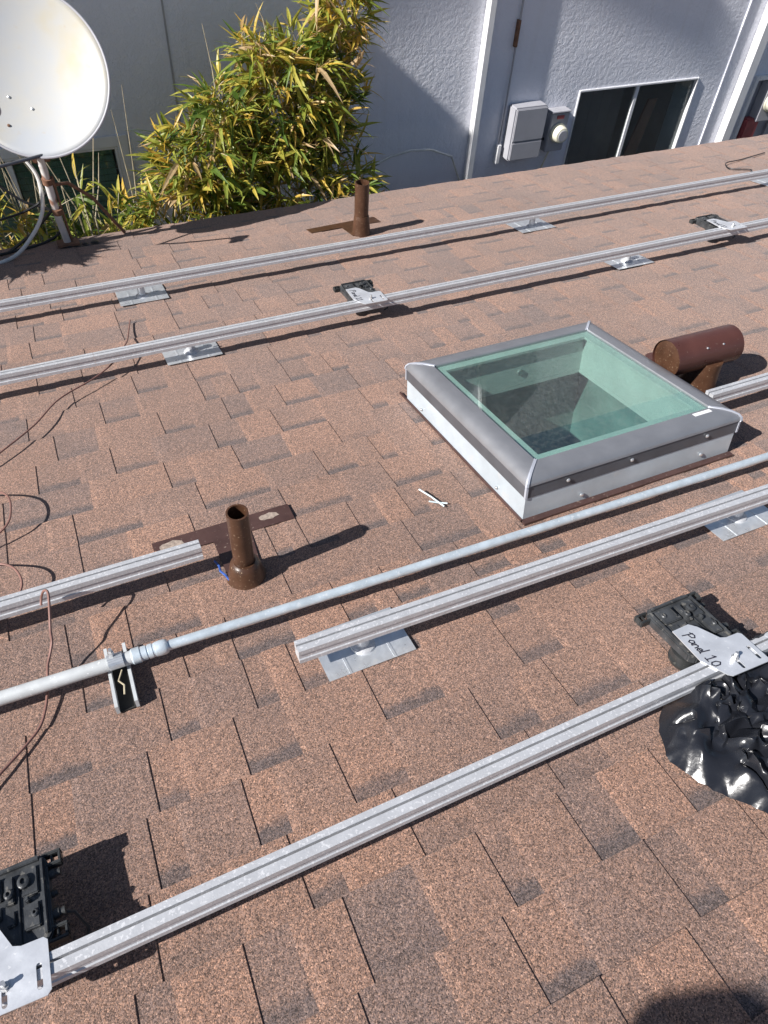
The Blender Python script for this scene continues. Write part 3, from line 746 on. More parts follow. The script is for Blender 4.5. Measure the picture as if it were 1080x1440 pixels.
hd = thing('vent_hood', 'maroon metal T-shaped vent hood lying behind the skylight', 'vent hood', rt(1.90, 1.59, 0), True)
HW = .150
m = MB(); rO, rI = .064, .061
m.lathe([(-.140, rO), (.140, rO), (.140, rI), (.10, rI), ], (0, .0, HW), (1, -.02, 0.0), 36, False, True); m.obj('barrel', M_HOOD, hd, smooth=True)
m = MB(); m.lathe([(0, .0625), (.002, .0625)], (-.132, .0026, HW), (1, -.02, 0), 36); m.obj('end_disc', M_BROWN, hd, smooth=True)
m = MB(); m.lathe([(.006, .070), (.02, .066), (.05, .058), (.10, .052), (.13, .050)], Vector((.03, -.005, 0)), UPR, 28); m.obj('stem', M_BROWN, hd, smooth=True)
m = MB(); m.box(-.10, .13, -.10, .16, .0078, .0090); m.obj('flashing', M_BROWN2, hd)
m = MB(); m.lathe([(-.0, .034), (.055, .034), (.06, .038), (.075, .038)], (-.065, .115, .012), (0, 0, 1), 20); m.obj('inlet_collar', M_HOOD, hd, smooth=True)
for a in (-.02, .05):
    m = MB(); m.lathe([(0, .004), (.003, .003)], (a, -.052, HW + .0375), (0, -.81, .58), 8); m.obj('rivet', M_SCREW, hd)

# ------------------------------------------------------------------ micro-inverters
GLYPH = {'P': [[(0, 0), (.08, 1)], [(-.1, .85), (.3, 1.0), (.55, .85), (.45, .6), (.05, .5)]],
         'a': [[(.42, .42), (.2, .5), (.02, .25), (.15, .02), (.36, .15), (.44, .45), (.42, .1), (.55, .02)]],
         'n': [[(0, .02), (.04, .45)], [(.03, .3), (.2, .46), (.34, .36), (.36, .02)]],
         'e': [[(.02, .24), (.34, .28), (.3, .44), (.12, .44), (.02, .2), (.14, .02), (.38, .1)]],
         'l': [[(.05, 1.0), (.0, .05), (.12, .0)]],
         '1': [[(.0, .72), (.2, .95), (.2, .02)], [(0, .02), (.42, .02)]],
         '0': [[(.25, .85), (.05, .6), (.05, .2), (.25, 0), (.48, .2), (.46, .65), (.25, .85)]],
         '2': [[(.02, .7), (.2, .9), (.42, .7), (.3, .4), (.02, .02), (.48, .04)]]}
ADV = {'P': .62, 'a': .55, 'n': .46, 'e': .44, 'l': .26, '1': .55, '0': .6, '2': .55, ' ': .38}
def writing(text, org, size, parent, seed=1):
    rr = random.Random(seed); m = MB(); x = 0
    for ch in text:
        for st_ in GLYPH.get(ch, []):
            pts = []
            for (a, b) in st_:
                lx = (x + a + .12 * b) * size; ly = b * size + rr.uniform(-.02, .02) * size
                pts.append((org[0] + ly, org[1] - lx, org[2]))
            sm = []
            for i in range(len(pts) - 1):
                p, q = Vector(pts[i]), Vector(pts[i + 1])
                sm += [p, p.lerp(q, .5)]
            sm.append(Vector(pts[-1]))
            wd = size * .055
            for i in range(len(sm) - 1):
                p, q = sm[i], sm[i + 1]; d = (q - p)
                if d.length < 1e-6: continue
                d.normalize(); nn = Vector((-d.y, d.x, 0)) * wd; e_ = d * wd * .5
                m.add([p - nn - e_, q - nn + e_, q + nn + e_, p + nn - e_], [(0, 1, 2, 3)])
        x += ADV.get(ch, .5)
    return m.obj('handwriting', M_INK, parent)
PLY = [(0, .121), (.045, .122), (.058, .108), (.080, .064), (.092, .059), (.124, .058), (.130, .052), (.130, -.021), (.124, -.027), (.030, -.024), (.022, -.017), (-.003, .034)]
PZ = RW1 + .0035
def inverter(u, v, label, text, tilt=0.0):
    t = thing('micro_inverter', label, 'inverter', rt(u, v, 0), True, 'micro-inverters clipped to the rails')
    zb, zt = .060, .083
    m = MB(); m.prism([(.004, .062), (.018, .050), (.140, .050), (.154, .066), (.152, .182), (.138, .196), (.014, .194), (.0, .176)], 'z', zb, zt); bd = m.obj('body', M_BLK2, t, bevel=.003)
    # raised rim and ribs
    for (a, b, c, d, h) in ((.006, .012, .066, .180, .0065), (.141, .147, .066, .184, .0065), (.014, .140, .183, .189, .0065), (.098, .102, .062, .165, .004)):
        m = MB(); m.box(a, b, c, d, zt, zt + h); m.obj('rim', M_BLK2, bd, bevel=.0012)
    rr = random.Random(int(abs(u) * 1000))
    for (a, b, c, d, h) in ((.018, .072, .140, .176, .007), (.078, .094, .128, .172, .009), (.106, .136, .132, .176, .006), (.108, .136, .080, .118, .008), (.054, .070, .112, .132, .005), (.078, .094, .096, .118, .006), (.024, .046, .116, .134, .0035), (.112, .120, .121, .130, .012), (.062, .066, .148, .172, .011)):
        m = MB(); m.box(a, b, c, d, zt, zt + h); m.obj('raised_block', M_BLK2, bd, bevel=.002)
    for (x, y, r, h) in ((.112, .154, .011, .014), (.086, .142, .008, .016), (.030, .160, .007, .011), (.128, .100, .006, .013)):
        m = MB(); m.lathe([(0, r), (h - .002, r), (h, r * .7), (h, r * .45), (h - .004, r * .4)], (x, y, zt), (0, 0, 1), 16); m.obj('boss', M_BLK2, bd, smooth=True)
    # ears with holes at the corners
    for (x, y, s) in ((.008, .168, -1), (.142, .170, 1), (.142, .052, 1), (-.002, .150, -1)):
        if y == .150: continue
        m = MB(); e_ = x + s * .036; a, b = min(x, e_), max(x, e_); k = .0055
        m.box(a, b, y, y + k, zb + .004, zt - .002); m.box(a, b, y + .024 - k, y + .024, zb + .004, zt - .002)
        m.box(e_ - (k if s > 0 else 0), e_ + (0 if s > 0 else k), y + k, y + .024 - k, zb + .004, zt - .002); m.box(x + s * .018 - .002, x + s * .018 + .002, y + k, y + .024 - k, zb + .004, zt - .004)
        m.obj('mounting_ear', M_BLK, t, bevel=.0015)
    # connectors on the right flank
    for (y, l, r) in ((.160, .022, .008), (.128, .014, .006), (.096, .024, .009), (.078, .012, .006)):
        m = MB(); m.lathe([(0, r), (l * .6, r), (l * .62, r * .75), (l, r * .75)], (.150, y, zb + .010), (1, 0, 0), 12); m.obj('connector', M_BLK, t, smooth=True)
    m = MB(); m.lathe([(0, .026), (.006, .030), (.012, .030), (.013, .026), (.020, .026), (.022, .029), (.036, .029)], (.026, .085, .023), (0, 0, 1), 28); m.obj('cable_drum', M_BLK, t, smooth=True)
    m = MB(); m.tube([(.155, .10, .068), (.185, .095, .055), (.20, .075, .03), (.19, .05, .02), (.17, .045, .018)], .0035, 8); m.obj('lead', M_CABLE, t, smooth=True)
    for ch in t.children: ch.scale = (.87, 1.08, 1)
    # bracket plate with slots
    pm = bpy.data.meshes.new('bracket_plate'); bm = bmesh.new()
    def loop(pts): 
        vs = [bm.verts.new((a, b, PZ)) for a, b in pts]; return [bm.edges.new((vs[i], vs[(i + 1) % len(vs)])) for i in range(len(vs))]
    es = loop(PLY)
    def slot(cx, cy, hw, hl): 
        n = 8; P_ = [(cx + hw * math.cos(math.pi * i / n), cy + hl - hw + hw * math.sin(math.pi * i / n)) for i in range(n + 1)]
        P_ += [(cx + hw * math.cos(math.pi + math.pi * i / n), cy - hl + hw + hw * math.sin(math.pi + math.pi * i / n)) for i in range(n + 1)]
        return loop(P_)
    es += slot(.115, .004, .0042, .019); es += slot(.066, -.006, .0040, .013)
    bmesh.ops.triangle_fill(bm, use_beauty=True, use_dissolve=False, edges=es)
    bmesh.ops.recalc_face_normals(bm, faces=bm.faces)
    if bm.faces and sum(f.normal.z for f in bm.faces) < 0: bmesh.ops.reverse_faces(bm, faces=bm.faces)
    bm.to_mesh(pm); bm.free(); pm.materials.append(M_PLATE)
    po = bpy.data.objects.new('bracket_plate', pm); COL.objects.link(po); po.parent = t
    sm = po.modifiers.new('s', 'SOLIDIFY'); sm.thickness = .0022; sm.offset = -1
    m = MB(); m.lathe([(0, .0085), (.001, .0085), (.001, .0065), (.006, .0065), (.006, .004), (.016, .004)], (.068, .010, PZ), (0, 0, 1), 6); m.obj('bolt', M_SCREW, t)
    if tilt:
        t.rotation_euler.x = -PITCH + tilt; t.location = rt(u, v + RW1 * math.sin(tilt), 0)
    if text: writing(text, (.010, .102, PZ + .0006), .0245, po, len(text))
    return t
inverter(.980, .556, 'black micro-inverter with silver bracket handwritten Panel 10 beside the plastic bag', 'Panel 10')
inverter(-.440, .556, 'black micro-inverter with unmarked silver bracket and slots throwing a blocky shadow', '')
inverter(1.046, 2.588, 'black micro-inverter with marked bracket on rail between vent pipe and skylight', 'Panel 11', .10)
inverter(3.025, 2.588, 'dusty black micro-inverter on rail below the sliding window', 'Panel 12', .08)

# ------------------------------------------------------------------ crumpled black plastic bag
def bag():
    from mathutils.geometry import delaunay_2d_cdt
    cu, cvv = 1.14, .40
    out = [(180, .295), (170, .328), (160, .330), (150, .318), (140, .285), (130, .235), (115, .205), (90, .185), (60, .21), (30, .24), (0, .30), (-30, .36), (-60, .34), (-90, .31), (-110, .275), (-130, .255), (-150, .242), (-165, .258), (-180, .295)]
    def R(a):
        d = math.degrees(a)
        for i in range(len(out) - 1):
            if out[i][0] >= d >= out[i + 1][0]:
                f = (out[i][0] - d) / (out[i][0] - out[i + 1][0]); return out[i][1] * (1 - f) + out[i + 1][1] * f
        return .28
    def rel_r(x, y): return math.hypot(x, y) / R(math.atan2(y, x))
    rb = random.Random(23)
    pts, hs, eds = [], [], []
    def base(x, y):
        f = rel_r(x, y); e = max(0.0, min(1.0, (1 - f) * 5.0 + .12))
        dv = (y + cvv) - .57
        return (.046 + .022 * mnoise.noise(Vector((x * 7, y * 7, 3.3)))) * e ** .8 + .034 * math.exp(-(dv / .055) ** 2) * min(1, e * 1.3), e
    N = 150
    rim = []
    for i in range(N):
        a = -math.pi + 2 * math.pi * i / N; r = R(a) * (1 + .022 * mnoise.noise(Vector((i * .35, 2, 2))) + rb.uniform(-.008, .008))
        rim.append(len(pts)); pts.append(Vector((r * math.cos(a), r * math.sin(a)))); dg = math.degrees(a); hs.append(.013 + rb.uniform(0, .006) + .092 * max(0.0, 1 - ((dg - 90) / 42) ** 2))
    for i in range(N): eds.append((rim[i], rim[(i + 1) % N]))
    def line(x, y, th, L, n, dz, bend):
        prev = None; px, py = x - math.cos(th) * L / 2, y - math.sin(th) * L / 2; t_ = th - bend / 2
        for k in range(n + 1):
            if rel_r(px, py) < .95:
                b_h, e = base(px, py); w_ = math.sin(math.pi * (k + .6) / (n + 1.2))
                pts.append(Vector((px, py))); hs.append(max(.0135, .014 + b_h + dz * w_ * e * rb.uniform(.75, 1.1)))
                cur = len(pts) - 1
                if prev is not None: eds.append((prev, cur))
                prev = cur
            else: prev = None
            px += math.cos(t_) * L / n; py += math.sin(t_) * L / n; t_ += bend / n + rb.gauss(0, .12)
    # long folds radiate from two gathered points, short creases fill in between
    for (gx, gy, n_) in ((-.11, .05, 9), (-.01, -.09, 8), (.16, -.10, 6)):
        for k in range(n_):
            th = 2 * math.pi * k / n_ + rb.uniform(-.2, .2); L = rb.uniform(.09, .23); d0 = .015 + L / 2
            line(gx + math.cos(th) * d0, gy + math.sin(th) * d0, th, L, 6, rb.choice((.040, .034, .028, -.026)), rb.uniform(-.7, .7))
    for _ in range(100):
        a = rb.uniform(-math.pi, math.pi) if rb.random() < .45 else rb.choice((-1, 1)) * rb.uniform(2.0, math.pi); q = math.sqrt(rb.random()) * .93; r = R(a) * q
        tang = a + math.pi / 2 if rb.random() < .45 and q > .6 else rb.uniform(0, math.pi)
        line(r * math.cos(a), r * math.sin(a), tang + rb.gauss(0, .3), rb.uniform(.02, .10), rb.randint(2, 4), rb.choice((.022, .017, .012, -.013, -.018)), rb.uniform(-.6, .6))
    for _ in range(45):
        a = rb.uniform(-math.pi, math.pi); r = R(a) * math.sqrt(rb.random()) * .95; x, y = r * math.cos(a), r * math.sin(a)
        b_h, e = base(x, y); pts.append(Vector((x, y))); hs.append(max(.0135, .013 + b_h + rb.gauss(0, .006) * e))
    V, E_, F, ov, oe, of = delaunay_2d_cdt(pts, eds, [], 1, 1e-5)
    vs = []
    for i, p in enumerate(V):
        src = ov[i]
        z = max(hs[j] for j in src) if src else .014 + base(p.x, p.y)[0]
        vs.append((p.x, p.y, z))
    m = MB(); m.add(vs, F)
    o = m.obj('plastic_bag', M_BAG, None)
    bm = bmesh.new(); bm.from_mesh(o.data); bmesh.ops.recalc_face_normals(bm, faces=bm.faces)
    if sum(f.normal.z for f in bm.faces) < 0: bmesh.ops.reverse_faces(bm, faces=bm.faces)
    # one refinement softens the facets a little while the folds stay crisp
    for fac in (.45, .30):
        bmesh.ops.subdivide_edges(bm, edges=bm.edges, cuts=1, use_grid_fill=True)
        bmesh.ops.smooth_vert(bm, verts=[v for v in bm.verts if not v.is_boundary], factor=fac, use_axis_x=True, use_axis_y=True, use_axis_z=True)
    ext = bmesh.ops.extrude_edge_only(bm, edges=[e for e in bm.edges if e.is_boundary])
    for v in [g_ for g_ in ext['geom'] if isinstance(g_, bmesh.types.BMVert)]: v.co.z = .0105; v.co.x *= .985; v.co.y *= .985
    bm.to_mesh(o.data); bm.free()
    for p in o.data.polygons: p.use_smooth = True
    o.data.set_sharp_from_angle(angle=math.radians(42))
    o.location = rt(cu, cvv, 0); on_roof(o)
    tag(o, 'crumpled glossy black plastic bag draped over a rail', 'plastic bag')
bag()

# ------------------------------------------------------------------ loose wires
def smooth_path(pts, n=6):
    P_ = [Vector(p) for p in pts]; out = []
    for i in range(len(P_) - 1):
        p0, p1, p2, p3 = P_[max(0, i - 1)], P_[i], P_[i + 1], P_[min(len(P_) - 1, i + 2)]
        for k in range(n):
            t = k / n
            out.append(.5 * ((2 * p1) + (p2 - p0) * t + (2 * p0 - 5 * p1 + 4 * p2 - p3) * t * t + (3 * p1 - p0 - 3 * p2 + p3) * t ** 3))
    out.append(P_[-1]); return out
def wire(name, pts, r, mat, label):
    m = MB(); m.tube(smooth_path(pts), r, 8); o = m.obj(name, mat, None, smooth=True); on_roof(o); return tag(o, label, 'wire')
wire('wire', [(-.268, 1.372, .090), (-.262, 1.383, .105), (-.250, 1.375, .128), (-.242, 1.362, .128), (-.249, 1.318, .105), (-.256, 1.287, .085), (-.258, 1.262, .075), (-.268, 1.245, .058), (-.279, 1.222, .045), (-.287, 1.180, .030), (-.296, 1.135, .022), (-.312, 1.092, .016), (-.338, 1.06, .016), (-.372, 1.026, .018), (-.41, .99, .02), (-.46, .95, .018), (-.6, .9, .016)], .0030, M_WIRE,
     'brown wire hooked over the short rail and lying across the grey conduit')
wire('wire', [(.19, 3.05, .016), (.165, 2.93, .018), (.150, 2.84, .03), (.132, 2.75, .05), (.090, 2.66, .052), (.055, 2.60, .050), (-.02, 2.535, .042), (-.148, 2.45, .035), (-.236, 2.31, .036), (-.345, 2.19, .034), (-.46, 2.1, .016), (-.6, 2.08, .016)], .0029, M_WIRE,
     'brown wire coming from under the inverter rail towards the shingles')
wire('wire', [(-.46, 2.02, .02), (-.375, 1.96, .05), (-.330, 1.90, .062), (-.322, 1.83, .062), (-.34, 1.775, .05), (-.40, 1.74, .03), (-.46, 1.70, .02), (-.42, 1.66, .04), (-.345, 1.60, .055), (-.318, 1.55, .055), (-.320, 1.51, .04), (-.36, 1.47, .02), (-.45, 1.43, .016)], .0030, M_WIRE,
     'brown wire bent in loops on the shingles above the short rail')
wire('wire', [(4.28, 3.48, .014), (4.22, 3.52, .02), (4.27, 3.58, .016), (4.18, 3.66, .014), (4.24, 3.76, .02), (4.42, 3.80, .014), (4.7, 3.86, .014)], .0035, M_CABLE,
     'thin dark wire lying crooked on shingles by the outermost rail')
for a, b, c_, lb in (((.761, 1.459), (.781, 1.42), (.796, 1.368), 'pale blue plastic tie lying lengthwise across another tie'), ((.763, 1.399), (.785, 1.392), (.812, 1.379), 'short pale blue plastic tie lying under another tie')):
    m = MB(); zz = .0135 if a[1] > 1.42 else .011
    m.tube([(*a, zz + .01), (*b, zz + .003), (*c_, zz)], .0024, 6); o = on_roof(m.obj('cable_tie', M_TIE)); tag(o, lb, 'cable tie')

# ------------------------------------------------------------------ satellite dish
dn = Vector((-.17, -.83, .53)).normalized(); DC = Vector((.100, 4.12, .115)); DR = .332
sdh = thing('satellite_dish', 'weathered white satellite dish on a rusty pole at the roof edge', 'satellite dish', rt(.052, 4.19, 0), False)
base = rt(.052, 4.19, 0)
def rel(p): return Vector(p) - base
a_ = Vector((0, 0, 1)).cross(dn).normalized(); b_ = dn.cross(a_)
m = MB(); NRr, NS = 14, 72; vs = []
for j in range(NRr + 1):
    q = j / NRr
    for i in range(NS):
        an = 2 * math.pi * i / NS
        vs.append(rel(DC + (a_ * math.cos(an) + b_ * math.sin(an) * 1.03) * DR * q + dn * (.062 * (q * q - 1))))
f = []
for j in range(NRr):
    for i in range(NS):
        i2 = (i + 1) % NS; f.append((j*NS+i, j*NS+i2, (j+1)*NS+i2, (j+1)*NS+i))
m.add(vs, f); o = m.obj('reflector', M_DISH, sdh, smooth=True)
bm = bmesh.new(); bm.from_mesh(o.data); bmesh.ops.remove_doubles(bm, verts=bm.verts, dist=1e-5); bm.to_mesh(o.data); bm.free()
for p in o.data.polygons: p.use_smooth = True
md = o.modifiers.new('s', 'SOLIDIFY'); md.thickness = .004; md.offset = 0
m = MB(); m.tube([rel(DC + (a_ * math.cos(t) + b_ * math.sin(t) * 1.03) * (DR + .002)) for t in [2 * math.pi * i / 72 for i in range(73)]], .006, 8, False); m.obj('rim', M_BOX, o, smooth=True)
for (p, q) in ((-.12, -.08), (-.03, -.13), (-.14, -.20)):
    pc = DC + a_ * (p * 1.0) + b_ * q; dd = (p * p + q * q) / DR ** 2
    m = MB(); m.lathe([(0, .007), (.003, .006), (.005, .002)], rel(pc + dn * (.062 * (dd - 1) + .002)), dn, 10); m.obj('bolt', M_RUST2 if q < -.16 else M_SCREW, o, smooth=True)
bot = DC - b_ * DR * .98
top = rel(DC - b_ * .26 - dn * .10)
ptop = Vector((top.x - .055, top.y, top.z))
m = MB(); m.tube([(0, 0, .01), (-.012, -.01, .16), tuple(ptop.lerp(Vector((0, 0, 0)), .25)), tuple(ptop)], .0185, 18); m.obj('pole', M_RUST, sdh, smooth=True)
m = MB(); m.tube([(.022, -.004, .012), (.016, -.014, .16), tuple(ptop.lerp(Vector((.02, 0, 0)), .3) + Vector((.02, 0, 0)))], .006, 8); m.obj('side_rod', M_RUST2, sdh, smooth=True)
for hgt in (.20, .36):
    c = ptop * (hgt / ptop.z); m = MB(); m.lathe([(-.014, .026), (.014, .026)], c, ptop, 18); m.obj('pole_clamp', M_RUST2, sdh, smooth=True)
m = MB(); m.prism([(-.055, -.05), (.055, -.05), (.055, .05), (-.055, .05)], 'z', .0, .012); o2 = m.obj('foot_plate', M_RUST2, sdh); o2.rotation_euler = (-PITCH, 0, 0); o2.location = (0, 0, .010)
m = MB(); c = ptop * .62; m.tube([tuple(c), tuple(c + Vector((.09, .05, -.02))), tuple(c + Vector((.19, .08, -.12))), (.30, .04, .005)], .009, 8); m.obj('brace', M_RUST2, sdh, smooth=True)
m = MB(); m.tube([tuple(ptop * .42), (-.16, .02, .08), (-.30, .06, -.02)], .008, 8); m.obj('brace', M_CABLE, sdh, smooth=True)
m = MB(); m.box(-.04, .04, -.03, .03, -.05, .07); o3 = m.obj('mast_bracket', M_RUST2, sdh, bevel=.005); o3.location = ptop - dn * .035 - Vector((0, 0, .02))
arm0 = rel(bot + dn * .0); lnb = rel(Vector((-.098, 3.72, .115)))
m = MB(); m.tube([tuple(arm0 - dn * .02), tuple(arm0 + Vector((-.24, -.10, .0))), tuple(lnb + Vector((-.14, .05, -.06))), tuple(lnb + Vector((-.02, .02, -.02)))], .008, 10); m.obj('feed_arm', M_FRAME2, sdh, smooth=True)
dl = (rel(DC) - lnb).normalized()
m = MB(); m.lathe([(-.07, .012), (-.06, .022), (-.01, .024), (.0, .032), (.02, .034), (.024, .030)], lnb, dl, 20); m.obj('feed_head', M_BOX, sdh, smooth=True)
def dcab(pts, r, mat, label):
    m = MB(); m.tube(smooth_path(pts), r, 8); return tag(m.obj('dish_cable', mat, None, smooth=True), label, 'cable')
dcab([(-.03, 4.16, -.26), (.0, 4.14, -.33), (-.005, 4.12, -.42), (-.03, 4.1, -.50), (-.10, 4.06, -.58), (-.22, 4.02, -.66), (-.4, 3.98, -.68)], .0095, M_WCABLE, 'thick white cable hanging in a bend below the satellite dish')
dcab([(.0, 4.17, -.26), (.035, 4.18, -.33), (.03, 4.2, -.42), (-.03, 4.22, -.50), (-.13, 4.2, -.53), (-.3, 4.2, -.56)], .006, M_CABLE, 'thin black cable curling beside the white dish cable')
dcab([(-.20, 4.28, -.40), (-.10, 4.26, -.50), (.02, 4.24, -.56), (.03, 4.22, -.66), (-.06, 4.2, -.70), (-.2, 4.14, -.69), (-.4, 4.1, -.69)], .007, M_CABLE, 'slack black cable lying at the eave behind the dish pole')
m = MB(); rr = random.Random(8)
for i in range(9):
    a = .052 + rr.uniform(-.04, .13); b = 4.175 + rr.uniform(-.03, .03); r0 = rr.uniform(.012, .028)
    m.lathe([(.0, r0), (.004, r0 * .8), (.007, r0 * .3)], (a, b, .009), (0, 0, 1), 9)
o = on_roof(m.obj('tar_patch', M_TAR, roof)); o.rotation_euler = (0, 0, 0)

# ------------------------------------------------------------------ bamboo and dry canes between the houses
def leaf_pts(L, Wd, bend):
    P_ = []
    for (s, wq) in ((0, .12), (.18, .75), (.42, 1.0), (.75, .6), (1.0, 0.03)):
        P_.append((s, wq))
    vs = []
    for s, wq in P_:
        y = L * s; z = -bend * L * s * s
        vs += [(-Wd * .5 * wq, y, z + Wd * .16 * wq), (0, y, z), (Wd * .5 * wq, y, z + Wd * .16 * wq)]
    f = []
    for i in range(4):
        a = i * 3; f += [(a, a + 1, a + 4, a + 3), (a + 1, a + 2, a + 5, a + 4)]
    return vs, f
def bamboo(name, label, clumps, base_pts, seed, ntw, nobj, lean=False):
    rr = random.Random(seed)
    root = thing(name, label, 'bamboo', (sum(p[0] for p in base_pts) / len(base_pts), sum(p[1] for p in base_pts) / len(base_pts), GZ), False)
    off = Vector(root.location)
    stems = []
    for (bx, by), (tx, ty, tz) in base_pts_to_tops(base_pts, clumps, rr):
        pts = []
        for i in range(9):
            q = i / 8; pts.append((bx + (tx - bx) * q ** 1.6 + rr.uniform(-.01, .01) - off.x, by + (ty - by) * q ** 1.6 - off.y, (tz - GZ) * q))
        m = MB(); m.tube(smooth_path(pts, 3), [max(.002, .009 * (1 - .8 * i / 24)) for i in range(25)], 7); m.obj('culm', M_CULM, root, smooth=True)
        stems.append([Vector(p) for p in pts])
    twigs = MB(); mats = []
    for _ in range(ntw):
        c, rad, wt = rr.choices(clumps, [k[2] for k in clumps])[0]
        d = Vector((rr.gauss(0, 1), rr.gauss(0, 1), rr.gauss(0, 1))).normalized(); q = rr.uniform(.35, 1.0) ** .6 * (rr.uniform(1.0, 1.3) if rr.random() < .12 else 1.0)
        p = Vector((c[0] + d.x * rad[0] * q, c[1] + d.y * rad[1] * q, c[2] + d.z * rad[2] * q))
        if p.y > 5.42: p.y = 5.42 - rr.uniform(0, .2)
        if not lean and p.y < 4.36: p.y = 4.36
        outd = Vector((d.x * .8 + rr.uniform(-.35, .35), d.y * .6 - .25, .55 + rr.uniform(-.5, .5))).normalized()
        tl = rr.uniform(.08, .22)
        q0 = p - outd * tl - Vector((0, 0, .03))
        twigs.tube([q0 - off, (p - outd * tl * .4) - off, p - off], [.0026, .002, .0012], 4, False)
        tb = min(1, max(0, rr.gauss(.60, .2) + .25 * max(0, (p.z + .35)) ))
        for k in range(rr.randint(5, 9)):
            ld = (outd + Vector((rr.gauss(0, .55), rr.gauss(0, .5), rr.gauss(-.05, .45)))).normalized()
            L = rr.uniform(.065, .19) * rr.uniform(.85, 1.1); Wd = L * rr.uniform(.11, .19)
            up = (Vector((0, 0, 1)) + Vector((rr.gauss(0, .5), rr.gauss(0, .5), 0))).normalized()
            x = ld.cross(up)
            if x.length < .1: continue
            x.normalize(); z = x.cross(ld)
            o_ = p - outd * rr.uniform(0, .10)
            mtx = Matrix((( x.x, ld.x, z.x, o_.x), (x.y, ld.y, z.y, o_.y), (x.z, ld.z, z.z, o_.z), (0, 0, 0, 1)))
            tone = min(1, max(0, tb + rr.gauss(0, .16))); tone = rr.uniform(.82, 1.0) if rr.random() < .09 else tone
            mats.append((mtx, L, Wd, rr.uniform(0, .5) if rr.random() < .75 else rr.uniform(.5, 1.1), tone))
    twigs.obj('twigs', M_STEM, root)
    mats.sort(key=lambda q: q[0].translation.y)
    protos = []
    for i in range(12):
        tn = (.08, .2, .3, .38, .45, .52, .6, .68, .76, .84, .92, .99)[i]
        m = MB(); vs, f = leaf_pts(.12, .0175, .12 + .03 * (i % 4)); m.add(vs, f, [(tn, 0, 0)] * len(vs)); protos.append(m.mesh('leaf', M_LEAF))
    big = MB(); offm = Matrix.Translation(-off)
    front = [q for q in mats if inview(q[0].translation, 0)]
    step = max(1, int(len(front) * .5 / max(1, nobj)))
    pick = set(id(q) for q in front[:len(front) // 2:step][:nobj]) if nobj else set()
    for q in mats:
        mtx, L, Wd, bend, tone = q
        if id(q) in pick:
            i = min(range(12), key=lambda i: abs((.08, .2, .3, .38, .45, .52, .6, .68, .76, .84, .92, .99)[i] - tone))
            o = bpy.data.objects.new('leaf', protos[i]); COL.objects.link(o); o.parent = root
            o.matrix_local = offm @ mtx @ Matrix.Diagonal((Wd / .0175, L / .12, 1, 1))
        else:
            vs, f = leaf_pts(L, Wd, bend); mm = offm @ mtx
            big.add([mm @ Vector(v) for v in vs], f, [(tone, 0, 0)] * len(vs))
    tag(big.obj('foliage', M_LEAF, root), kind='stuff')
    return root
def base_pts_to_tops(bp, cl, rr):
    out = []
    for i, p in enumerate(bp):
        c, rad, _ = cl[i % len(cl)]
        out.append((p, (c[0] + rr.uniform(-.6, .6) * rad[0], min(5.35, c[1] + rr.uniform(-.5, .5) * rad[1]), c[2] + rr.uniform(.2, .95) * rad[2])))
    return out
bamboo('bamboo_shrub', 'tall leafy green and yellow bamboo growing between the houses',
       [((1.60, 4.92, -.42), (.40, .30, .42), 9), ((1.02, 4.86, -.66), (.42, .30, .30), 7), ((1.95, 4.95, .08), (.20, .20, .30), 3.6), ((1.62, 4.80, -.92), (.58, .30, .30), 6), ((1.84, 4.95, -.38), (.30, .28, .42), 4), ((.78, 4.8, -.98), (.5, .3, .22), 3), ((1.40, 4.92, -.12), (.22, .2, .16), 1.2), ((1.16, 4.9, -.36), (.24, .24, .18), 2)],
       [(1.2, 4.9), (1.35, 5.0), (1.5, 4.85), (1.6, 5.05), (1.45, 5.1), (1.7, 4.95), (1.3, 4.8), (1.55, 4.9), (1.1, 5.0), (1.75, 5.1), (1.4, 4.95), (1.65, 4.85)], 21, 1050, 280)
bamboo('bamboo_shrub', 'low sparse bamboo leaves behind the satellite dish pole',
       [((.12, 4.72, -1.08), (.50, .26, .20), 5), ((.42, 4.85, -1.0), (.22, .25, .16), 2), ((-.25, 4.7, -.90), (.3, .25, .25), 2), ((.19, 4.6, -.62), (.06, .1, .10), .6)],
       [(.1, 4.8), (.3, 4.9), (-.2, 4.8), (.2, 4.7)], 33, 150, 0)
bamboo('bamboo_shrub', 'dense bamboo out of view, added to shade the roof by the satellite dish',
       [((-1.06, 3.96, -.03), (.30, .17, .15), 6), ((-1.15, 4.4, -.2), (.3, .25, .3), 2)], [(-1.2, 4.6), (-1.0, 4.6), (-1.3, 4.55)], 44, 640, 0, True)  # unseen clump put in to throw the dark patch near the dish pole
dc = thing('dry_canes', 'bleached dry bare canes poking up behind the dish', 'dry canes', (0.0, 4.7, GZ), False)
rr = random.Random(17)
for i in range(34):
    x = rr.uniform(-.5, .30); y = rr.uniform(4.4, 5.0) - 4.7; tz = rr.uniform(-.85, -.32) - GZ; lx = rr.uniform(-.28, .22)
    m = MB(); m.tube([(x * .5, y * .5, 0), (x * .8, y * .9, tz * .6), (x + lx * .4, y, tz * .86), (x + lx, y + rr.uniform(-.1, .1), tz)], [.006, .005, .0042, .002], 5); m.obj('cane', M_STEM, dc)
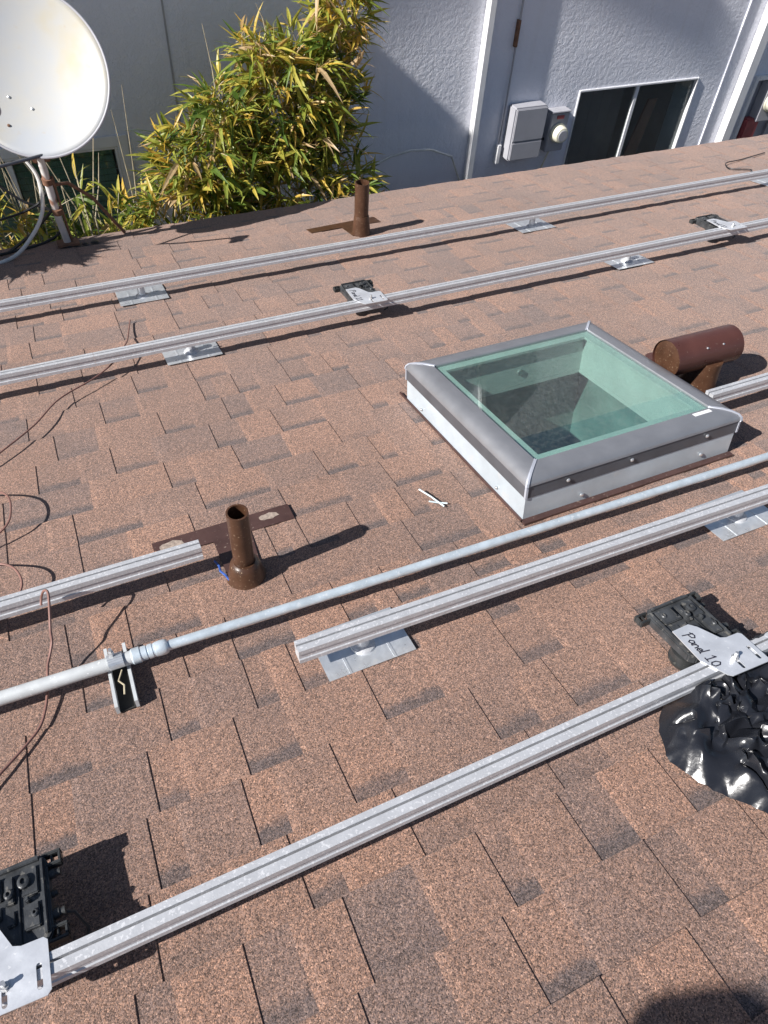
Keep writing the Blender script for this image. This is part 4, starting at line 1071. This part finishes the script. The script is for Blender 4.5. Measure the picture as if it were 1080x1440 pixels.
for (x, y, z, x2, z2) in ((.50, 4.9, -1.2, .58, -.21), (.52, 4.95, -1.2, .50, -.35), (1.12, 4.9, -.4, 1.08, .06), (.24, 4.5, -.75, .34, -.40), (1.45, 4.9, 0.0, 1.40, .14)):
    m = MB(); p0 = (x, y - 4.7, z - GZ)
    m.tube([(x * .8, y - 4.7, 0), p0, ((x + x2) / 2 + .01, y - 4.7, (z + z2) / 2 - GZ), (x2, y - 4.7, z2 - GZ)], [.005, .0045, .0035, .0015], 5); m.obj('cane', M_STEM, dc)

# ------------------------------------------------------------------ unseen figure added to cast the head-shaped shadow on the shingles
def shadow_figure():
    foot = rt(-1.74, -.20, .01); root = thing('person', 'unseen person in orange shirt, jeans and white helmet added to cast a head shadow', 'person', foot, False)
    J_ = {'pel': (0, 0, .92), 'sp': (0, .01, 1.10), 'ch': (0, .0, 1.30), 'nk': (0, .01, 1.45), 'hd0': (0, .03, 1.53), 'hd1': (0, .02, 1.66),
          'ls': (-.17, 0, 1.39), 'le': (-.23, -.02, 1.12), 'lw': (-.22, .10, .90), 'lh': (-.22, .14, .83), 'rs': (.17, 0, 1.39), 're': (.23, -.02, 1.12), 'rw': (.22, .10, .90), 'rh': (.22, .14, .83),
          'lp': (-.09, 0, .88), 'lk': (-.10, .03, .50), 'la': (-.10, -.01, .09), 'lt': (-.11, .15, .035), 'rp': (.09, 0, .88), 'rk': (.10, .03, .50), 'ra': (.10, -.01, .09), 'rtt': (.11, .15, .035)}
    RAD = {'pel': .135, 'sp': .125, 'ch': .14, 'nk': .06, 'hd0': .075, 'hd1': .085, 'ls': .075, 'le': .05, 'lw': .033, 'lh': .035, 'rs': .075, 're': .05, 'rw': .033, 'rh': .035,
           'lp': .10, 'lk': .065, 'la': .045, 'lt': .035, 'rp': .10, 'rk': .065, 'ra': .045, 'rtt': .035}
    E_ = [('pel', 'sp'), ('sp', 'ch'), ('ch', 'nk'), ('nk', 'hd0'), ('hd0', 'hd1'), ('ch', 'ls'), ('ls', 'le'), ('le', 'lw'), ('lw', 'lh'), ('ch', 'rs'), ('rs', 're'), ('re', 'rw'), ('rw', 'rh'), ('pel', 'lp'), ('lp', 'lk'), ('lk', 'la'), ('la', 'lt'), ('pel', 'rp'), ('rp', 'rk'), ('rk', 'ra'), ('ra', 'rtt')]
    names = list(J_); me = bpy.data.meshes.new('body'); me.from_pydata([J_[n] for n in names], [(names.index(a), names.index(b)) for a, b in E_], [])
    o = bpy.data.objects.new('body', me); COL.objects.link(o); o.parent = root
    sm = o.modifiers.new('skin', 'SKIN'); sm.use_smooth_shade = True
    for i, n in enumerate(names):
        r = RAD[n]; me.skin_vertices[0].data[i].radius = (r, r * .8); me.skin_vertices[0].data[i].use_root = (n == 'pel')
    o.modifiers.new('sub', 'SUBSURF').render_levels = 2
    t = NT('figure_clothes'); co = t.objc(); s = t.n('ShaderNodeSeparateXYZ'); t.l(co, s.inputs[0])
    zc = t.math('DIVIDE', s.outputs[2], 2.0); n = t.noise(co, 30, 3)
    c = t.ramp(zc, [(0.0, (.05, .035, .025)), (.06, (.05, .07, .13)), (.47, (.55, .20, .04)), (.735, (.45, .28, .2))], 'CONSTANT')
    ax = t.math('GREATER_THAN', t.math('MULTIPLY', t.math('LESS_THAN', s.outputs[2], .99), t.math('ABSOLUTE', s.outputs[0])), .175)
    c = t.mix(ax, c, (.45, .28, .2)); c = t.mix(.3, c, t.ramp(n.outputs[0], [(.3, .6), (.7, 1.2)]), 'MULTIPLY'); t.l(c, t.b.inputs['Base Color']); t.set(Roughness=.8)
    me.materials.append(t.m)
    for s in (-1, 1):
        for k in range(4):
            x = s * .22 + (k - 1.5) * .017; L = (.055, .065, .062, .048)[k]
            m = MB(); m.tube([(x, .135, .815), (x, .165, .815 - L * .5), (x, .165, .815 - L)], [.009, .0085, .007], 8); m.obj('finger', M_SKIN, root, smooth=True)
        m = MB(); m.tube([(s * .19, .13, .845), (s * .165, .155, .83), (s * .162, .175, .80)], [.0105, .0095, .008], 8); m.obj('thumb', M_SKIN, root, smooth=True)
    m = MB(); m.lathe([(0, .125), (.006, .128), (.012, .112), (.05, .106), (.085, .085), (.105, .05), (.112, .0)], (0, .01, 1.655), (0, 0, 1), 28, True, False); m.obj('helmet', M_HELMET, root, smooth=True)
    for s in (-1, 1):
        m = MB(); m.lathe([(0, .012), (.006, .010), (.008, .004)], (s * .033, .092, 1.625), (0, 1, 0), 12); m.obj('eye', M_HAIR, root, smooth=True)
        m = MB(); m.lathe([(-.008, .02), (.0, .028), (.008, .02)], (s * .088, .01, 1.60), (1, 0, 0), 12); m.obj('ear', M_SKIN, root, smooth=True)
    m = MB(); m.tube([(0, .09, 1.63), (0, .115, 1.59), (0, .10, 1.575)], [.008, .015, .010], 8); m.obj('nose', M_SKIN, root, smooth=True)
    m = MB(); m.tube([(-.025, .09, 1.54), (0, .098, 1.538), (.025, .09, 1.54)], .006, 8); m.obj('mouth', M_RED, root, smooth=True)
shadow_figure()

SC.render.engine = 'CYCLES'
SC.cycles.max_bounces = 8
SC.cycles.transparent_max_bounces = 12
